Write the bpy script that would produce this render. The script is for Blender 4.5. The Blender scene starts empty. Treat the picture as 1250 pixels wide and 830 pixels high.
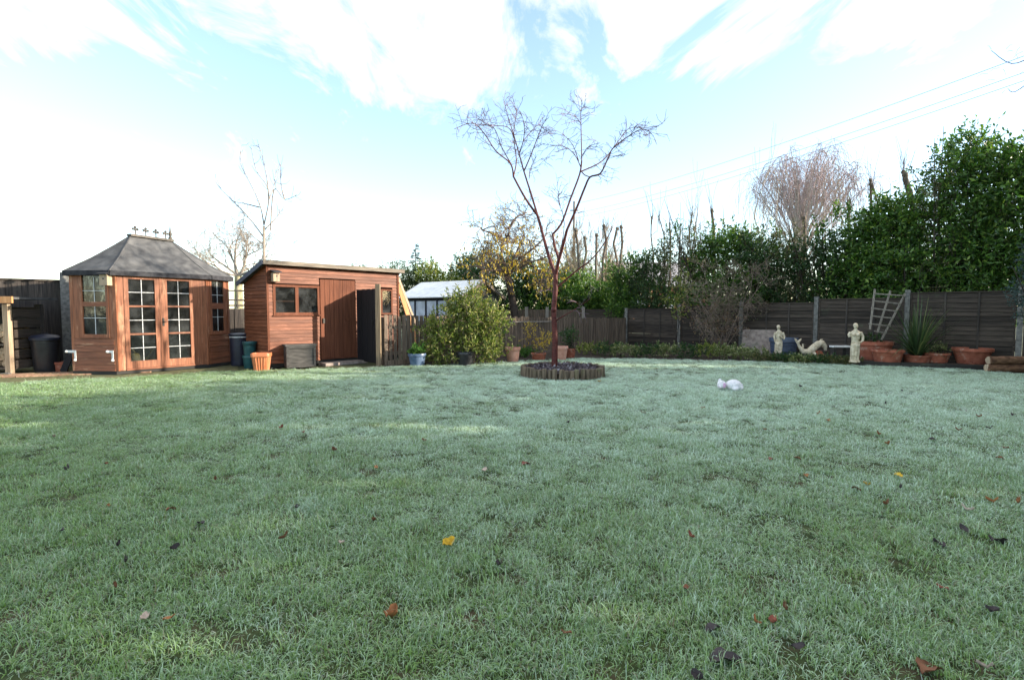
import bpy, math, random
import numpy as np
from mathutils import Vector, Matrix

# ------------------------------------------------------------------ camera, sky, sun, exposure
sc = bpy.context.scene
F, HC, HY = 640.0, 1.35, 380.0            # focal length in photo pixels, eye height, horizon row
PITCH = math.atan((415 - HY) / F)
cd = bpy.data.cameras.new('camera'); cam = bpy.data.objects.new('camera', cd); sc.collection.objects.link(cam)
cam.location = (0, 0, HC); cam.rotation_euler = (math.pi / 2 - PITCH, 0, 0)
cd.sensor_width = 36; cd.lens = F / 1250 * 36; cd.clip_start = 0.05; cd.clip_end = 3000
sc.camera = cam

SUN = Vector((1.0, -0.07, 0.34)).normalized()      # towards the sun: low, from the right
w = bpy.data.worlds.new('World'); sc.world = w; w.use_nodes = True
nt = w.node_tree; N = nt.nodes; N.clear(); LK = nt.links.new
sky = N.new('ShaderNodeTexSky'); sky.sky_type = 'NISHITA'; sky.sun_disc = False
sky.sun_elevation = math.asin(SUN.z); sky.sun_rotation = math.atan2(SUN.x, SUN.y)
sky.altitude = 60; sky.air_density = 1.0; sky.dust_density = 0.6; sky.ozone_density = 1.3
tc = N.new('ShaderNodeTexCoord'); sep = N.new('ShaderNodeSeparateXYZ'); LK(tc.outputs['Generated'], sep.inputs[0])
def wmath(op, a, b=None, c=None):
    n = N.new('ShaderNodeMath'); n.operation = op
    for i, v in enumerate((a, b, c)):
        if v is None: continue
        if isinstance(v, (int, float)): n.inputs[i].default_value = v
        else: LK(v, n.inputs[i])
    return n.outputs[0]
zc = wmath('MAXIMUM', sep.outputs[2], 0.03)
zp = wmath('ADD', zc, 0.10)
cx = wmath('DIVIDE', sep.outputs[0], zp); cy = wmath('DIVIDE', sep.outputs[1], zp)
comb = N.new('ShaderNodeCombineXYZ'); LK(cx, comb.inputs[0]); LK(cy, comb.inputs[1])
def wnoise(loc, rot, scl, scale, detail, rough, dist):
    mp = N.new('ShaderNodeMapping'); mp.vector_type = 'POINT'; mp.inputs['Rotation'].default_value = (0, 0, rot); mp.inputs['Scale'].default_value = scl; mp.inputs['Location'].default_value = loc
    LK(comb.outputs[0], mp.inputs[0]); n = N.new('ShaderNodeTexNoise'); n.inputs['Scale'].default_value = scale; n.inputs['Detail'].default_value = detail; n.inputs['Roughness'].default_value = rough; n.inputs['Distortion'].default_value = dist
    LK(mp.outputs[0], n.inputs['Vector']); return n.outputs['Fac']
big = wnoise((7.7, 1.9, 0), 0.35, (0.5, 0.8, 1), 0.9, 4, .5, .3)          # where the cloud lies
fine = wnoise((0, 0, 0), 0.75, (2.0, .75, 1), 1.5, 12, .62, .8)         # combed wisps
dens = wmath('ADD', wmath('MULTIPLY', big, 0.8), wmath('MULTIPLY', fine, 0.9))
dens = wmath('MULTIPLY_ADD', wmath('SUBTRACT', sep.outputs[2], 0.40), 0.60, dens)
cr = N.new('ShaderNodeValToRGB'); cr.color_ramp.elements[0].position = 0.88; cr.color_ramp.elements[1].position = 1.7; cr.color_ramp.elements[0].color = (.06, .06, .06, 1)
LK(dens, cr.inputs[0])
cmix = N.new('ShaderNodeMix'); cmix.data_type = 'RGBA'
LK(wmath('MULTIPLY', cr.outputs[0], 0.85), cmix.inputs['Factor']); LK(sky.outputs[0], cmix.inputs['A'])
thick = N.new('ShaderNodeMapRange'); thick.inputs['From Min'].default_value = 1.2; thick.inputs['From Max'].default_value = 1.6; thick.inputs['To Min'].default_value = 3.0; thick.inputs['To Max'].default_value = 12.0  # dense cloud, mostly overhead out of view, brightened to raise the ambient light
LK(dens, thick.inputs[0]); cc_ = N.new('ShaderNodeCombineColor'); LK(thick.outputs[0], cc_.inputs[0]); LK(wmath('MULTIPLY', thick.outputs[0], .985), cc_.inputs[1]); LK(wmath('MULTIPLY', thick.outputs[0], .955), cc_.inputs[2]); LK(cc_.outputs[0], cmix.inputs['B'])
bg = N.new('ShaderNodeBackground'); bg.inputs['Strength'].default_value = 0.118
wo = N.new('ShaderNodeOutputWorld'); LK(cmix.outputs['Result'], bg.inputs[0]); LK(bg.outputs[0], wo.inputs[0])

sd = bpy.data.lights.new('sun', 'SUN'); so = bpy.data.objects.new('sun', sd); sc.collection.objects.link(so)
sd.energy = 2.9; sd.angle = math.radians(0.6); sd.color = (1.0, 0.88, 0.72)
so.rotation_euler = SUN.to_track_quat('Z', 'Y').to_euler(); so.location = SUN * 60

vs = sc.view_settings; vs.view_transform = 'Standard'; vs.look = 'None'; vs.exposure = 2.0; vs.gamma = 1; vs.use_curve_mapping = False
sc.render.engine = 'CYCLES'
sc.cycles.max_bounces = 6; sc.cycles.transparent_max_bounces = 12

# ------------------------------------------------------------------ helpers
rng = np.random.default_rng(11); random.seed(11)
C = sc.collection
CP, SP = math.cos(PITCH), math.sin(PITCH)
def ray(x, y):
    u, v = x - 625.0, 415.0 - y
    return np.array([u, F * CP + v * SP, v * CP - F * SP])
def G(x, y, z=0.0):                     # photo pixel -> point on the plane at height z
    d = ray(x, y); return np.array([0, 0, HC]) + d * ((z - HC) / d[2])
def A(x, y, Y):                         # photo pixel -> point at depth Y
    d = ray(x, y); return np.array([0, 0, HC]) + d * (Y / d[1])

FR = {}
def tag(o, label=None, cat=None, group=None, kind=None):
    if label: o['label'] = label
    if cat: o['category'] = cat
    if group: o['group'] = group
    if kind: o['kind'] = kind
    return o
def thing(name, label, cat, loc=(0, 0, 0), rotz=0.0, group=None):
    o = bpy.data.objects.new(name, None); C.objects.link(o); o.empty_display_size = 0.2
    o.location = loc; o.rotation_euler = (0, 0, rotz); FR[o.name] = (np.array(loc, float), rotz)
    return tag(o, label, cat, group)

class MB:
    def __init__(self): self.v = []; self.f = []; self.n = 0
    def add(self, vs, fs):
        k = self.n; self.v.append(np.asarray(vs, float).reshape(-1, 3)); self.n += len(self.v[-1])
        self.f += [tuple(i + k for i in f) for f in fs]; return self
    def hexa(self, c):                   # 8 corners: bottom 4 ccw, top 4
        return self.add(c, [(0, 3, 2, 1), (4, 5, 6, 7), (0, 1, 5, 4), (1, 2, 6, 5), (2, 3, 7, 6), (3, 0, 4, 7)])
    def box(self, x0, x1, y0, y1, z0, z1):
        return self.hexa([(x0, y0, z0), (x1, y0, z0), (x1, y1, z0), (x0, y1, z0), (x0, y0, z1), (x1, y0, z1), (x1, y1, z1), (x0, y1, z1)])
    def beam(self, a, b, wd, th, up=(0, 0, 1)):
        a, b = np.array(a, float), np.array(b, float); d = b - a; d /= np.linalg.norm(d)
        s = np.cross(d, up); s /= np.linalg.norm(s); t = np.cross(s, d)
        c = []
        for p in (a, b):
            for i, j in ((-1, -1), (1, -1), (1, 1), (-1, 1)): c.append(p + s * wd / 2 * i + t * th / 2 * j)
        return self.add(c, [(3, 2, 1, 0), (4, 5, 6, 7), (0, 1, 5, 4), (1, 2, 6, 5), (2, 3, 7, 6), (3, 0, 4, 7)])
    def tube(self, pts, rad, sides=6, cap=True):
        p = np.asarray(pts, float); n = len(p)
        r = np.full(n, rad) if np.isscalar(rad) else np.asarray(rad, float)
        t = np.gradient(p, axis=0); t /= (np.linalg.norm(t, axis=1)[:, None] + 1e-9)
        ref = np.array([0, 0, 1.0]) if abs(t[0][2]) < 0.9 else np.array([1.0, 0, 0])
        ang = np.arange(sides) * 2 * math.pi / sides; ca, sa = np.cos(ang)[:, None], np.sin(ang)[:, None]
        vs = []; s = np.cross(t[0], ref)
        for i in range(n):
            s = s - t[i] * np.dot(s, t[i]); s /= (np.linalg.norm(s) + 1e-9); q = np.cross(t[i], s)
            vs.append(p[i] + r[i] * (ca * s + sa * q))
        fs = []
        for i in range(n - 1):
            for j in range(sides):
                k = (j + 1) % sides; fs.append((i * sides + j, i * sides + k, (i + 1) * sides + k, (i + 1) * sides + j))
        if cap: fs.append(tuple(range(sides))[::-1]); fs.append(tuple((n - 1) * sides + j for j in range(sides)))
        return self.add(np.vstack(vs), fs)
    def lathe(self, prof, c=(0, 0, 0), seg=24, sq=None, close=True):
        vs = []; n = len(prof)
        for r, z in prof:
            for j in range(seg):
                a = 2 * math.pi * j / seg; k = 1.0
                if sq: k = min(1 / max(abs(math.cos(a)), abs(math.sin(a))), sq)
                vs.append((c[0] + r * k * math.cos(a), c[1] + r * k * math.sin(a), c[2] + z))
        fs = []
        for i in range(n - 1):
            for j in range(seg):
                k = (j + 1) % seg; fs.append((i * seg + j, i * seg + k, (i + 1) * seg + k, (i + 1) * seg + j))
        if close: fs.append(tuple(range(seg))[::-1]); fs.append(tuple((n - 1) * seg + j for j in range(seg)))
        return self.add(vs, fs)
    def ball(self, c, r, seg=10, rings=7):
        r = (r, r, r) if np.isscalar(r) else r; vs = []; fs = []
        for i in range(rings + 1):
            th = math.pi * (i + 0.02) / (rings + 0.04)
            for j in range(seg):
                a = 2 * math.pi * j / seg
                vs.append((c[0] + r[0] * math.sin(th) * math.cos(a), c[1] + r[1] * math.sin(th) * math.sin(a), c[2] + r[2] * math.cos(th)))
        for i in range(rings):
            for j in range(seg):
                k = (j + 1) % seg; fs.append((i * seg + j, (i + 1) * seg + j, (i + 1) * seg + k, i * seg + k))
        fs.append(tuple(range(seg))); fs.append(tuple(rings * seg + j for j in range(seg))[::-1])
        return self.add(vs, fs)
    def build(self, name, mat, parent=None, world=True, smooth=False, top=None):
        me = bpy.data.meshes.new(name); v = np.vstack(self.v)
        root = top if top is not None else parent
        if root is not None and world:
            loc, rz = FR[root.name]; v = v - loc; c, s = math.cos(-rz), math.sin(-rz)
            v = np.column_stack([v[:, 0] * c - v[:, 1] * s, v[:, 0] * s + v[:, 1] * c, v[:, 2]])
        org = None
        if parent is None and world:
            org = np.array([(v[:, 0].min() + v[:, 0].max()) / 2, (v[:, 1].min() + v[:, 1].max()) / 2, v[:, 2].min()]); v = v - org
        me.from_pydata(v.tolist(), [], self.f); me.update()
        if smooth:
            me.polygons.foreach_set('use_smooth', [True] * len(me.polygons)); me.set_sharp_from_angle(angle=math.radians(42))
        me.materials.append(mat)
        o = bpy.data.objects.new(name, me); C.objects.link(o)
        if org is not None: o.location = org
        if parent is not None:
            o.parent = parent
            if parent.name in FR: FR[o.name] = FR[parent.name]
        return o

class Wall:                              # a vertical plane seen from the camera: s along, z up, d towards the viewer
    def __init__(self, a, b):
        self.a = np.array(a[:2], float); d = np.array(b[:2], float) - self.a
        self.L = float(np.linalg.norm(d)); self.e = d / self.L; self.n = np.array([self.e[1], -self.e[0]])
        self.ang = math.atan2(self.e[1], self.e[0])
    def p(self, s, d=0.0, z=0.0):
        q = self.a + self.e * s + self.n * d; return np.array([q[0], q[1], z])
    def pix(self, x, y, d=0.0):
        r = ray(x, y); o = self.a + self.n * d
        t = np.linalg.solve(np.array([[r[0], -self.e[0]], [r[1], -self.e[1]]]), o); return float(t[1]), float(HC + r[2] * t[0])
    def box(self, mb, s0, s1, z0, z1, d0, d1):
        c = [self.p(s0, d1, z0), self.p(s1, d1, z0), self.p(s1, d0, z0), self.p(s0, d0, z0), self.p(s0, d1, z1), self.p(s1, d1, z1), self.p(s1, d0, z1), self.p(s0, d0, z1)]
        return mb.hexa(c)
    def quad(self, mb, pts, d0, d1):      # prism from a polygon of (s, z) points
        n = len(pts); c = [self.p(s, d0, z) for s, z in pts] + [self.p(s, d1, z) for s, z in pts]
        fs = [tuple(range(n))[::-1], tuple(range(n, 2 * n))] + [(i, (i + 1) % n, n + (i + 1) % n, n + i) for i in range(n)]
        return mb.add(c, fs)

# ------------------------------------------------------------------ materials
def newmat(name):
    m = bpy.data.materials.new(name); m.use_nodes = True
    t = m.node_tree; b = t.nodes['Principled BSDF']; return m, t, b
def rgba(c): return (c[0], c[1], c[2], 1)
def surf(name, c1, c2, scale=(6, 6, 6), rough=0.8, bump=0.3, detail=6, spread=(0.35, 0.65), vary=0.0, c3=None, c3th=0.62, c3scale=2.0, c3an=(1, 1, 1), spec=0.3, world=False, metallic=0, bdist=0.004):
    """noise between two colours, optional third colour in larger patches, per-object value variation"""
    m, t, b = newmat(name); n = t.nodes; L = t.links.new
    tc = n.new('ShaderNodeTexCoord'); oi = n.new('ShaderNodeObjectInfo')
    src = tc.outputs['Object']
    if world: src = n.new('ShaderNodeNewGeometry').outputs['Position']
    off = n.new('ShaderNodeVectorMath'); off.operation = 'ADD'
    ml = n.new('ShaderNodeMath'); ml.operation = 'MULTIPLY'; ml.inputs[1].default_value = 37.0; L(oi.outputs['Random'], ml.inputs[0])
    L(src, off.inputs[0])
    if not world: L(ml.outputs[0], off.inputs[1])
    mp = n.new('ShaderNodeMapping'); mp.inputs['Scale'].default_value = scale; L(off.outputs[0], mp.inputs[0])
    no = n.new('ShaderNodeTexNoise'); no.inputs['Scale'].default_value = 1; no.inputs['Detail'].default_value = detail; L(mp.outputs[0], no.inputs['Vector'])
    cr = n.new('ShaderNodeValToRGB'); cr.color_ramp.elements[0].position, cr.color_ramp.elements[1].position = spread
    cr.color_ramp.elements[0].color = rgba(c1); cr.color_ramp.elements[1].color = rgba(c2); L(no.outputs['Fac'], cr.inputs[0])
    col = cr.outputs[0]
    if c3 is not None:
        n3 = n.new('ShaderNodeTexNoise'); n3.inputs['Scale'].default_value = c3scale; n3.inputs['Detail'].default_value = 5; n3.inputs['Roughness'].default_value = 0.65
        m3 = n.new('ShaderNodeMapping'); m3.inputs['Scale'].default_value = c3an; L(off.outputs[0], m3.inputs[0]); L(m3.outputs[0], n3.inputs['Vector'])
        r3 = n.new('ShaderNodeValToRGB'); r3.color_ramp.elements[0].position = c3th - 0.07; r3.color_ramp.elements[1].position = c3th + 0.07; L(n3.outputs['Fac'], r3.inputs[0])
        mx = n.new('ShaderNodeMix'); mx.data_type = 'RGBA'; L(r3.outputs[0], mx.inputs['Factor']); L(col, mx.inputs['A']); mx.inputs['B'].default_value = rgba(c3); col = mx.outputs['Result']
    if vary:
        mr = n.new('ShaderNodeMapRange'); mr.inputs['To Min'].default_value = 1 - vary; mr.inputs['To Max'].default_value = 1 + vary; L(oi.outputs['Random'], mr.inputs[0])
        hs = n.new('ShaderNodeHueSaturation'); L(mr.outputs[0], hs.inputs['Value']); L(col, hs.inputs['Color']); col = hs.outputs[0]
    L(col, b.inputs['Base Color']); b.inputs['Roughness'].default_value = rough; b.inputs['Metallic'].default_value = metallic
    b.inputs['Specular IOR Level'].default_value = spec
    if bump:
        bp = n.new('ShaderNodeBump'); bp.inputs['Strength'].default_value = bump; bp.inputs['Distance'].default_value = bdist; L(no.outputs['Fac'], bp.inputs['Height']); L(bp.outputs[0], b.inputs['Normal'])
    return m
HZ = (2.5, 2.5, 60); VT = (55, 55, 2.0)       # grain along the ground / upright
M = {}
M['sh_v'] = surf('summerhouse_timber_upright', (.15, .049, .020), (.31, .112, .050), VT, vary=.16, c3=(.46, .235, .13), c3th=.62, c3scale=6, c3an=(1.6, 1.6, .3), rough=.6, spec=.45)
M['sh_h'] = surf('summerhouse_timber_level', (.135, .043, .018), (.26, .092, .042), HZ, vary=.2, c3=(.40, .21, .12), c3th=.64, c3scale=5, c3an=(.5, .5, 2), rough=.6, spec=.45)
M['shed_h'] = surf('shed_timber_level', (.11, .034, .015), (.205, .072, .034), HZ, vary=.2, c3=(.27, .105, .06), c3th=.62, c3scale=4, c3an=(.4, .4, 2), rough=.6)
M['shed_v'] = surf('shed_timber_upright', (.09, .029, .014), (.16, .055, .027), VT, vary=.10, c3=(.22, .09, .055), c3th=.68)
M['dark_v'] = surf('dark_boards_upright', (.022, .019, .018), (.075, .062, .052), VT, vary=.25, c3=(.075, .075, .06), c3th=.68)
M['dark_h'] = surf('dark_slats_level', (.022, .017, .013), (.066, .051, .040), HZ, vary=.45, c3=(.062, .068, .04), c3th=.70)
M['gate'] = surf('black_gate_boards', (.008, .008, .011), (.018, .017, .02), VT, vary=.2)
M['picket'] = surf('weathered_pickets', (.065, .048, .035), (.175, .13, .095), VT, vary=.22, c3=(.12, .12, .07), c3th=.68)
M['newpost'] = surf('pale_timber', (.30, .215, .14), (.48, .37, .26), VT, vary=.1)
M['brownpost'] = surf('brown_timber_post', (.13, .095, .06), (.27, .20, .13), VT, vary=.1)
M['plank'] = surf('orange_plank', (.40, .19, .075), (.58, .32, .15), VT, vary=.15)
M['concrete'] = surf('concrete_post', (.10, .10, .092), (.21, .205, .19), (14, 14, 14), rough=.9, vary=.1, c3=(.14, .17, .10), c3th=.66)
M['felt'] = surf('roof_felt', (.05, .051, .054), (.115, .115, .115), (5, 5, 5), rough=.95, bump=.5, spread=(.3, .7), c3=(.17, .165, .15), c3th=.66, c3scale=1.2)
M['feltdark'] = surf('roof_edge_felt', (.02, .02, .024), (.05, .05, .055), (10, 10, 10), rough=.9)
M['fascia'] = surf('roof_fascia', (.12, .10, .08), (.26, .22, .17), HZ, vary=.1)
M['slate'] = surf('blue_grey_fascia', (.05, .06, .085), (.11, .12, .15), HZ)
M['white'] = surf('white_paint', (.62, .62, .60), (.80, .80, .78), (20, 20, 20), rough=.5, bump=.1)
M['lead'] = surf('white_glazing_bar', (.42, .43, .43), (.66, .67, .67), (20, 20, 20), rough=.5, bump=0)
M['black'] = surf('black_plastic', (.012, .012, .015), (.024, .024, .028), (8, 8, 8), rough=.38, bump=.05, spec=.5)
M['navy'] = surf('navy_plastic', (.010, .013, .026), (.02, .024, .045), (8, 8, 8), rough=.42, bump=.05, spec=.5)
M['teal'] = surf('teal_plastic', (.006, .05, .055), (.012, .085, .09), (9, 9, 9), rough=.4, bump=.05, spec=.5)
M['orange'] = surf('orange_plastic', (.44, .14, .055), (.56, .20, .085), (7, 7, 7), rough=.45, bump=.05, spec=.5)
M['greybox'] = surf('weathered_grey_boards', (.045, .043, .04), (.095, .09, .083), (5, 5, 22), vary=.1, c3=(.13, .125, .115), c3th=.66)
M['terra'] = surf('terracotta', (.24, .072, .042), (.36, .12, .072), (9, 9, 9), rough=.85, vary=.12, c3=(.44, .28, .21), c3th=.62, c3scale=7)
M['pinkterra'] = surf('pale_terracotta', (.48, .23, .165), (.62, .34, .26), (9, 9, 9), rough=.85, c3=(.66, .48, .40), c3th=.66, c3scale=5)
M['bluepot'] = surf('blue_glazed_pot', (.055, .095, .17), (.12, .17, .26), (9, 9, 9), rough=.35, spec=.5, bump=.1)
M['bluetub'] = surf('blue_plastic_tub', (.05, .068, .11), (.085, .11, .16), (9, 9, 9), rough=.45, spec=.4, bump=.05)
M['stone'] = surf('cast_stone', (.42, .35, .24), (.70, .62, .47), (16, 16, 16), rough=.95, bump=.6, c3=(.28, .26, .15), c3th=.66, c3scale=9)
M['slab'] = surf('pink_grey_slab', (.20, .16, .14), (.34, .285, .25), (9, 9, 9), rough=.9, c3=(.15, .155, .11), c3th=.64, c3scale=4)
M['soil'] = surf('soil', (.022, .017, .013), (.055, .043, .032), (14, 14, 14), rough=1, bump=1, world=True, bdist=.02)
M['bark_mulch'] = surf('frosted_mulch', (.045, .038, .042), (.20, .19, .21), (30, 30, 30), rough=1, bump=1, world=True, bdist=.015)
M['logend'] = surf('edging_log', (.065, .05, .034), (.17, .13, .09), (26, 26, 3), vary=.25, c3=(.10, .115, .05), c3th=.64)
M['redbark'] = surf('red_cherry_bark', (.045, .009, .008), (.125, .028, .022), (16, 16, 60), rough=.55, spec=.3, bump=.6, c3=(.24, .12, .10), c3th=.72, c3scale=9)
M['twig_purple'] = surf('purple_grey_twig', (.105, .075, .10), (.20, .15, .185), (20, 20, 20), rough=.7, bump=0)
M['bark_moss'] = surf('mossy_bark', (.20, .18, .11), (.42, .37, .24), (12, 12, 5), rough=.95, bump=.7, c3=(.25, .27, .10), c3th=.56, bdist=.02)
M['bark_grey'] = surf('grey_brown_bark', (.075, .062, .05), (.20, .165, .13), (14, 14, 4), rough=.95, bump=.7, c3=(.13, .14, .07), c3th=.62, bdist=.015)
M['bark_dark'] = surf('dark_bark', (.02, .016, .013), (.06, .046, .036), (14, 14, 4), rough=.95, bump=.7, bdist=.015)
M['bark_birch'] = surf('birch_bark', (.35, .31, .28), (.62, .56, .52), (6, 6, 20), rough=.8, bump=.3)
M['birch_twig'] = surf('birch_twig', (.28, .21, .205), (.44, .34, .33), (20, 20, 20), rough=.8, bump=0)
M['twig_brown'] = surf('brown_twig', (.085, .062, .05), (.19, .14, .115), (20, 20, 20), rough=.85, bump=0)
M['twig_dull'] = surf('dull_grey_twig', (.15, .112, .085), (.27, .21, .165), (20, 20, 20), rough=.9, bump=0)
M['twig_tan'] = surf('tan_twig', (.24, .19, .13), (.42, .34, .25), (20, 20, 20), rough=.85, bump=0)
M['twig_pale'] = surf('pale_grey_twig', (.22, .185, .15), (.36, .31, .26), (20, 20, 20), rough=.85, bump=0)
M['cable'] = surf('cable', (.20, .20, .24), (.26, .26, .30), (5, 5, 5), rough=.6, bump=0)
M['roofmetal'] = surf('frosted_white_roof', (.66, .67, .68), (.82, .83, .84), (5, 5, 5), rough=.5, bump=.1)
M['greenwall'] = surf('grey_green_boards', (.075, .08, .062), (.15, .15, .115), HZ, vary=.12)
M['polycarb'] = surf('frosted_glazing', (.22, .25, .33), (.36, .40, .50), (4, 4, 4), rough=.3, bump=.05, spec=.6)
M['brick'] = surf('house_brick', (.22, .09, .06), (.36, .16, .10), (9, 9, 30), rough=.9)
M['rooftile'] = surf('grey_roof_tiles', (.17, .17, .19), (.29, .29, .31), (3, 3, 16), rough=.9)
M['paver'] = surf('brick_paver', (.22, .12, .075), (.40, .25, .17), (14, 14, 14), rough=.95, vary=.2, c3=(.16, .18, .07), c3th=.58, c3scale=6)
M['moss'] = surf('mossy_ground', (.055, .065, .022), (.16, .15, .075), (9, 9, 9), rough=1, bump=1, world=True, bdist=.01)
M['yellowcan'] = surf('yellow_plastic', (.60, .42, .09), (.74, .56, .16), (6, 6, 6), rough=.4, bump=0)
M['firewood'] = surf('firewood', (.22, .15, .09), (.42, .31, .20), (16, 16, 16), vary=.25)
M['redlog'] = surf('orange_log_bark', (.10, .05, .03), (.26, .14, .08), (9, 18, 18), vary=.15, bump=.8, bdist=.015)
M['plush'] = surf('white_plush', (.66, .64, .67), (.86, .85, .88), (40, 40, 40), rough=1, bump=1, bdist=.006)
M['pinkplush'] = surf('pink_plush', (.56, .34, .52), (.70, .46, .64), (40, 40, 40), rough=1, bump=1, bdist=.004)
M['brass'] = surf('dark_handle', (.03, .028, .025), (.06, .055, .05), (20, 20, 20), rough=.4, metallic=.7, bump=0)
M['trellis'] = surf('grey_trellis', (.17, .15, .125), (.32, .29, .245), VT, vary=.12)
M['crest'] = surf('crest_metal', (.06, .055, .045), (.13, .11, .09), (20, 20, 20), rough=.6, bump=.2)
M['sleeper'] = surf('dark_sleeper', (.018, .017, .016), (.05, .048, .042), HZ, vary=.2, c3=(.07, .085, .05), c3th=.66)
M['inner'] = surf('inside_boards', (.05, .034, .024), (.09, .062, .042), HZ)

def glass(name, tint, refl):
    m, t, b = newmat(name); n = t.nodes; L = t.links.new
    out = [x for x in n if x.type == 'OUTPUT_MATERIAL'][0]; n.remove(b)
    tr = n.new('ShaderNodeBsdfTransparent'); tr.inputs[0].default_value = rgba(tint)
    gl = n.new('ShaderNodeBsdfGlossy'); gl.inputs['Roughness'].default_value = .03
    df = n.new('ShaderNodeBsdfDiffuse'); df.inputs[0].default_value = (.24, .25, .25, 1)
    tc = n.new('ShaderNodeTexCoord'); no = n.new('ShaderNodeTexNoise'); no.inputs['Scale'].default_value = 3.5; no.inputs['Detail'].default_value = 6; L(tc.outputs['Object'], no.inputs['Vector'])
    bp = n.new('ShaderNodeBump'); bp.inputs['Strength'].default_value = .25; bp.inputs['Distance'].default_value = .01; L(no.outputs['Fac'], bp.inputs['Height']); L(bp.outputs[0], gl.inputs['Normal'])
    fr = n.new('ShaderNodeFresnel'); fr.inputs['IOR'].default_value = 1.5
    ad = n.new('ShaderNodeMath'); ad.operation = 'ADD'; ad.inputs[1].default_value = refl; L(fr.outputs[0], ad.inputs[0])
    dr = n.new('ShaderNodeValToRGB'); dr.color_ramp.elements[0].position = .42; dr.color_ramp.elements[1].position = .8
    dr.color_ramp.elements[0].color = (.03, .03, .03, 1); dr.color_ramp.elements[1].color = (.22, .22, .22, 1); L(no.outputs['Fac'], dr.inputs[0])
    m0 = n.new('ShaderNodeMixShader'); L(dr.outputs[0], m0.inputs[0]); L(tr.outputs[0], m0.inputs[1]); L(df.outputs[0], m0.inputs[2])
    m1 = n.new('ShaderNodeMixShader'); L(ad.outputs[0], m1.inputs[0]); L(m0.outputs[0], m1.inputs[1]); L(gl.outputs[0], m1.inputs[2]); L(m1.outputs[0], out.inputs[0])
    return m
M['glass'] = glass('dusty_window_glass', (.50, .53, .53), .0)

def leafmat(name, ca, cb, cc=None, rough=.45, trans=.3, spec=.4):
    m, t, b = newmat(name); n = t.nodes; L = t.links.new
    out = [x for x in n if x.type == 'OUTPUT_MATERIAL'][0]
    at = n.new('ShaderNodeAttribute'); at.attribute_name = 'rnd'
    cr = n.new('ShaderNodeValToRGB'); e = cr.color_ramp.elements
    e[0].position = 0; e[0].color = rgba(ca); e[1].position = .8 if cc else 1; e[1].color = rgba(cb)
    if cc: x = e.new(1.0); x.color = rgba(cc)
    L(at.outputs['Fac'], cr.inputs[0]); L(cr.outputs[0], b.inputs['Base Color']); b.inputs['Roughness'].default_value = rough; b.inputs['Specular IOR Level'].default_value = spec
    tl = n.new('ShaderNodeBsdfTranslucent'); hs = n.new('ShaderNodeHueSaturation'); hs.inputs['Saturation'].default_value = 1.15; hs.inputs['Value'].default_value = 1.3; L(cr.outputs[0], hs.inputs['Color']); L(hs.outputs[0], tl.inputs[0])
    mx = n.new('ShaderNodeMixShader'); mx.inputs[0].default_value = trans; L(b.outputs[0], mx.inputs[1]); L(tl.outputs[0], mx.inputs[2]); L(mx.outputs[0], out.inputs[0])
    return m
M['laurel'] = leafmat('laurel_leaf', (.030, .078, .018), (.095, .19, .034), (.24, .34, .065), rough=.38)
M['ivy'] = leafmat('dark_evergreen_leaf', (.016, .045, .016), (.045, .10, .028), (.09, .13, .04), rough=.42)
M['olive'] = leafmat('olive_leaf', (.04, .055, .018), (.10, .115, .04), (.20, .16, .07), rough=.5)
M['conifer'] = leafmat('conifer_spray', (.020, .045, .016), (.060, .095, .028), (.10, .13, .04), rough=.7)
M['shrub'] = leafmat('yellow_green_leaf', (.06, .12, .018), (.23, .27, .055), (.52, .46, .20), rough=.5)
M['yellowleaf'] = leafmat('autumn_yellow_leaf', (.38, .27, .05), (.62, .48, .07), (.34, .17, .06), rough=.6)
M['rustleaf'] = leafmat('rust_leaf', (.12, .07, .04), (.27, .17, .09), (.45, .32, .26), rough=.7)
M['varieg'] = leafmat('variegated_leaf', (.05, .10, .025), (.22, .25, .09), (.62, .60, .36), rough=.5)
M['bluegreen'] = leafmat('blue_green_needle', (.025, .05, .045), (.06, .105, .095), (.10, .15, .14), rough=.6)
M['yucca'] = leafmat('strap_leaf', (.030, .060, .024), (.075, .12, .045), (.20, .22, .09), rough=.4)
M['grassplant'] = leafmat('fresh_green_leaf', (.045, .12, .02), (.10, .22, .04), rough=.5)

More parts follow.
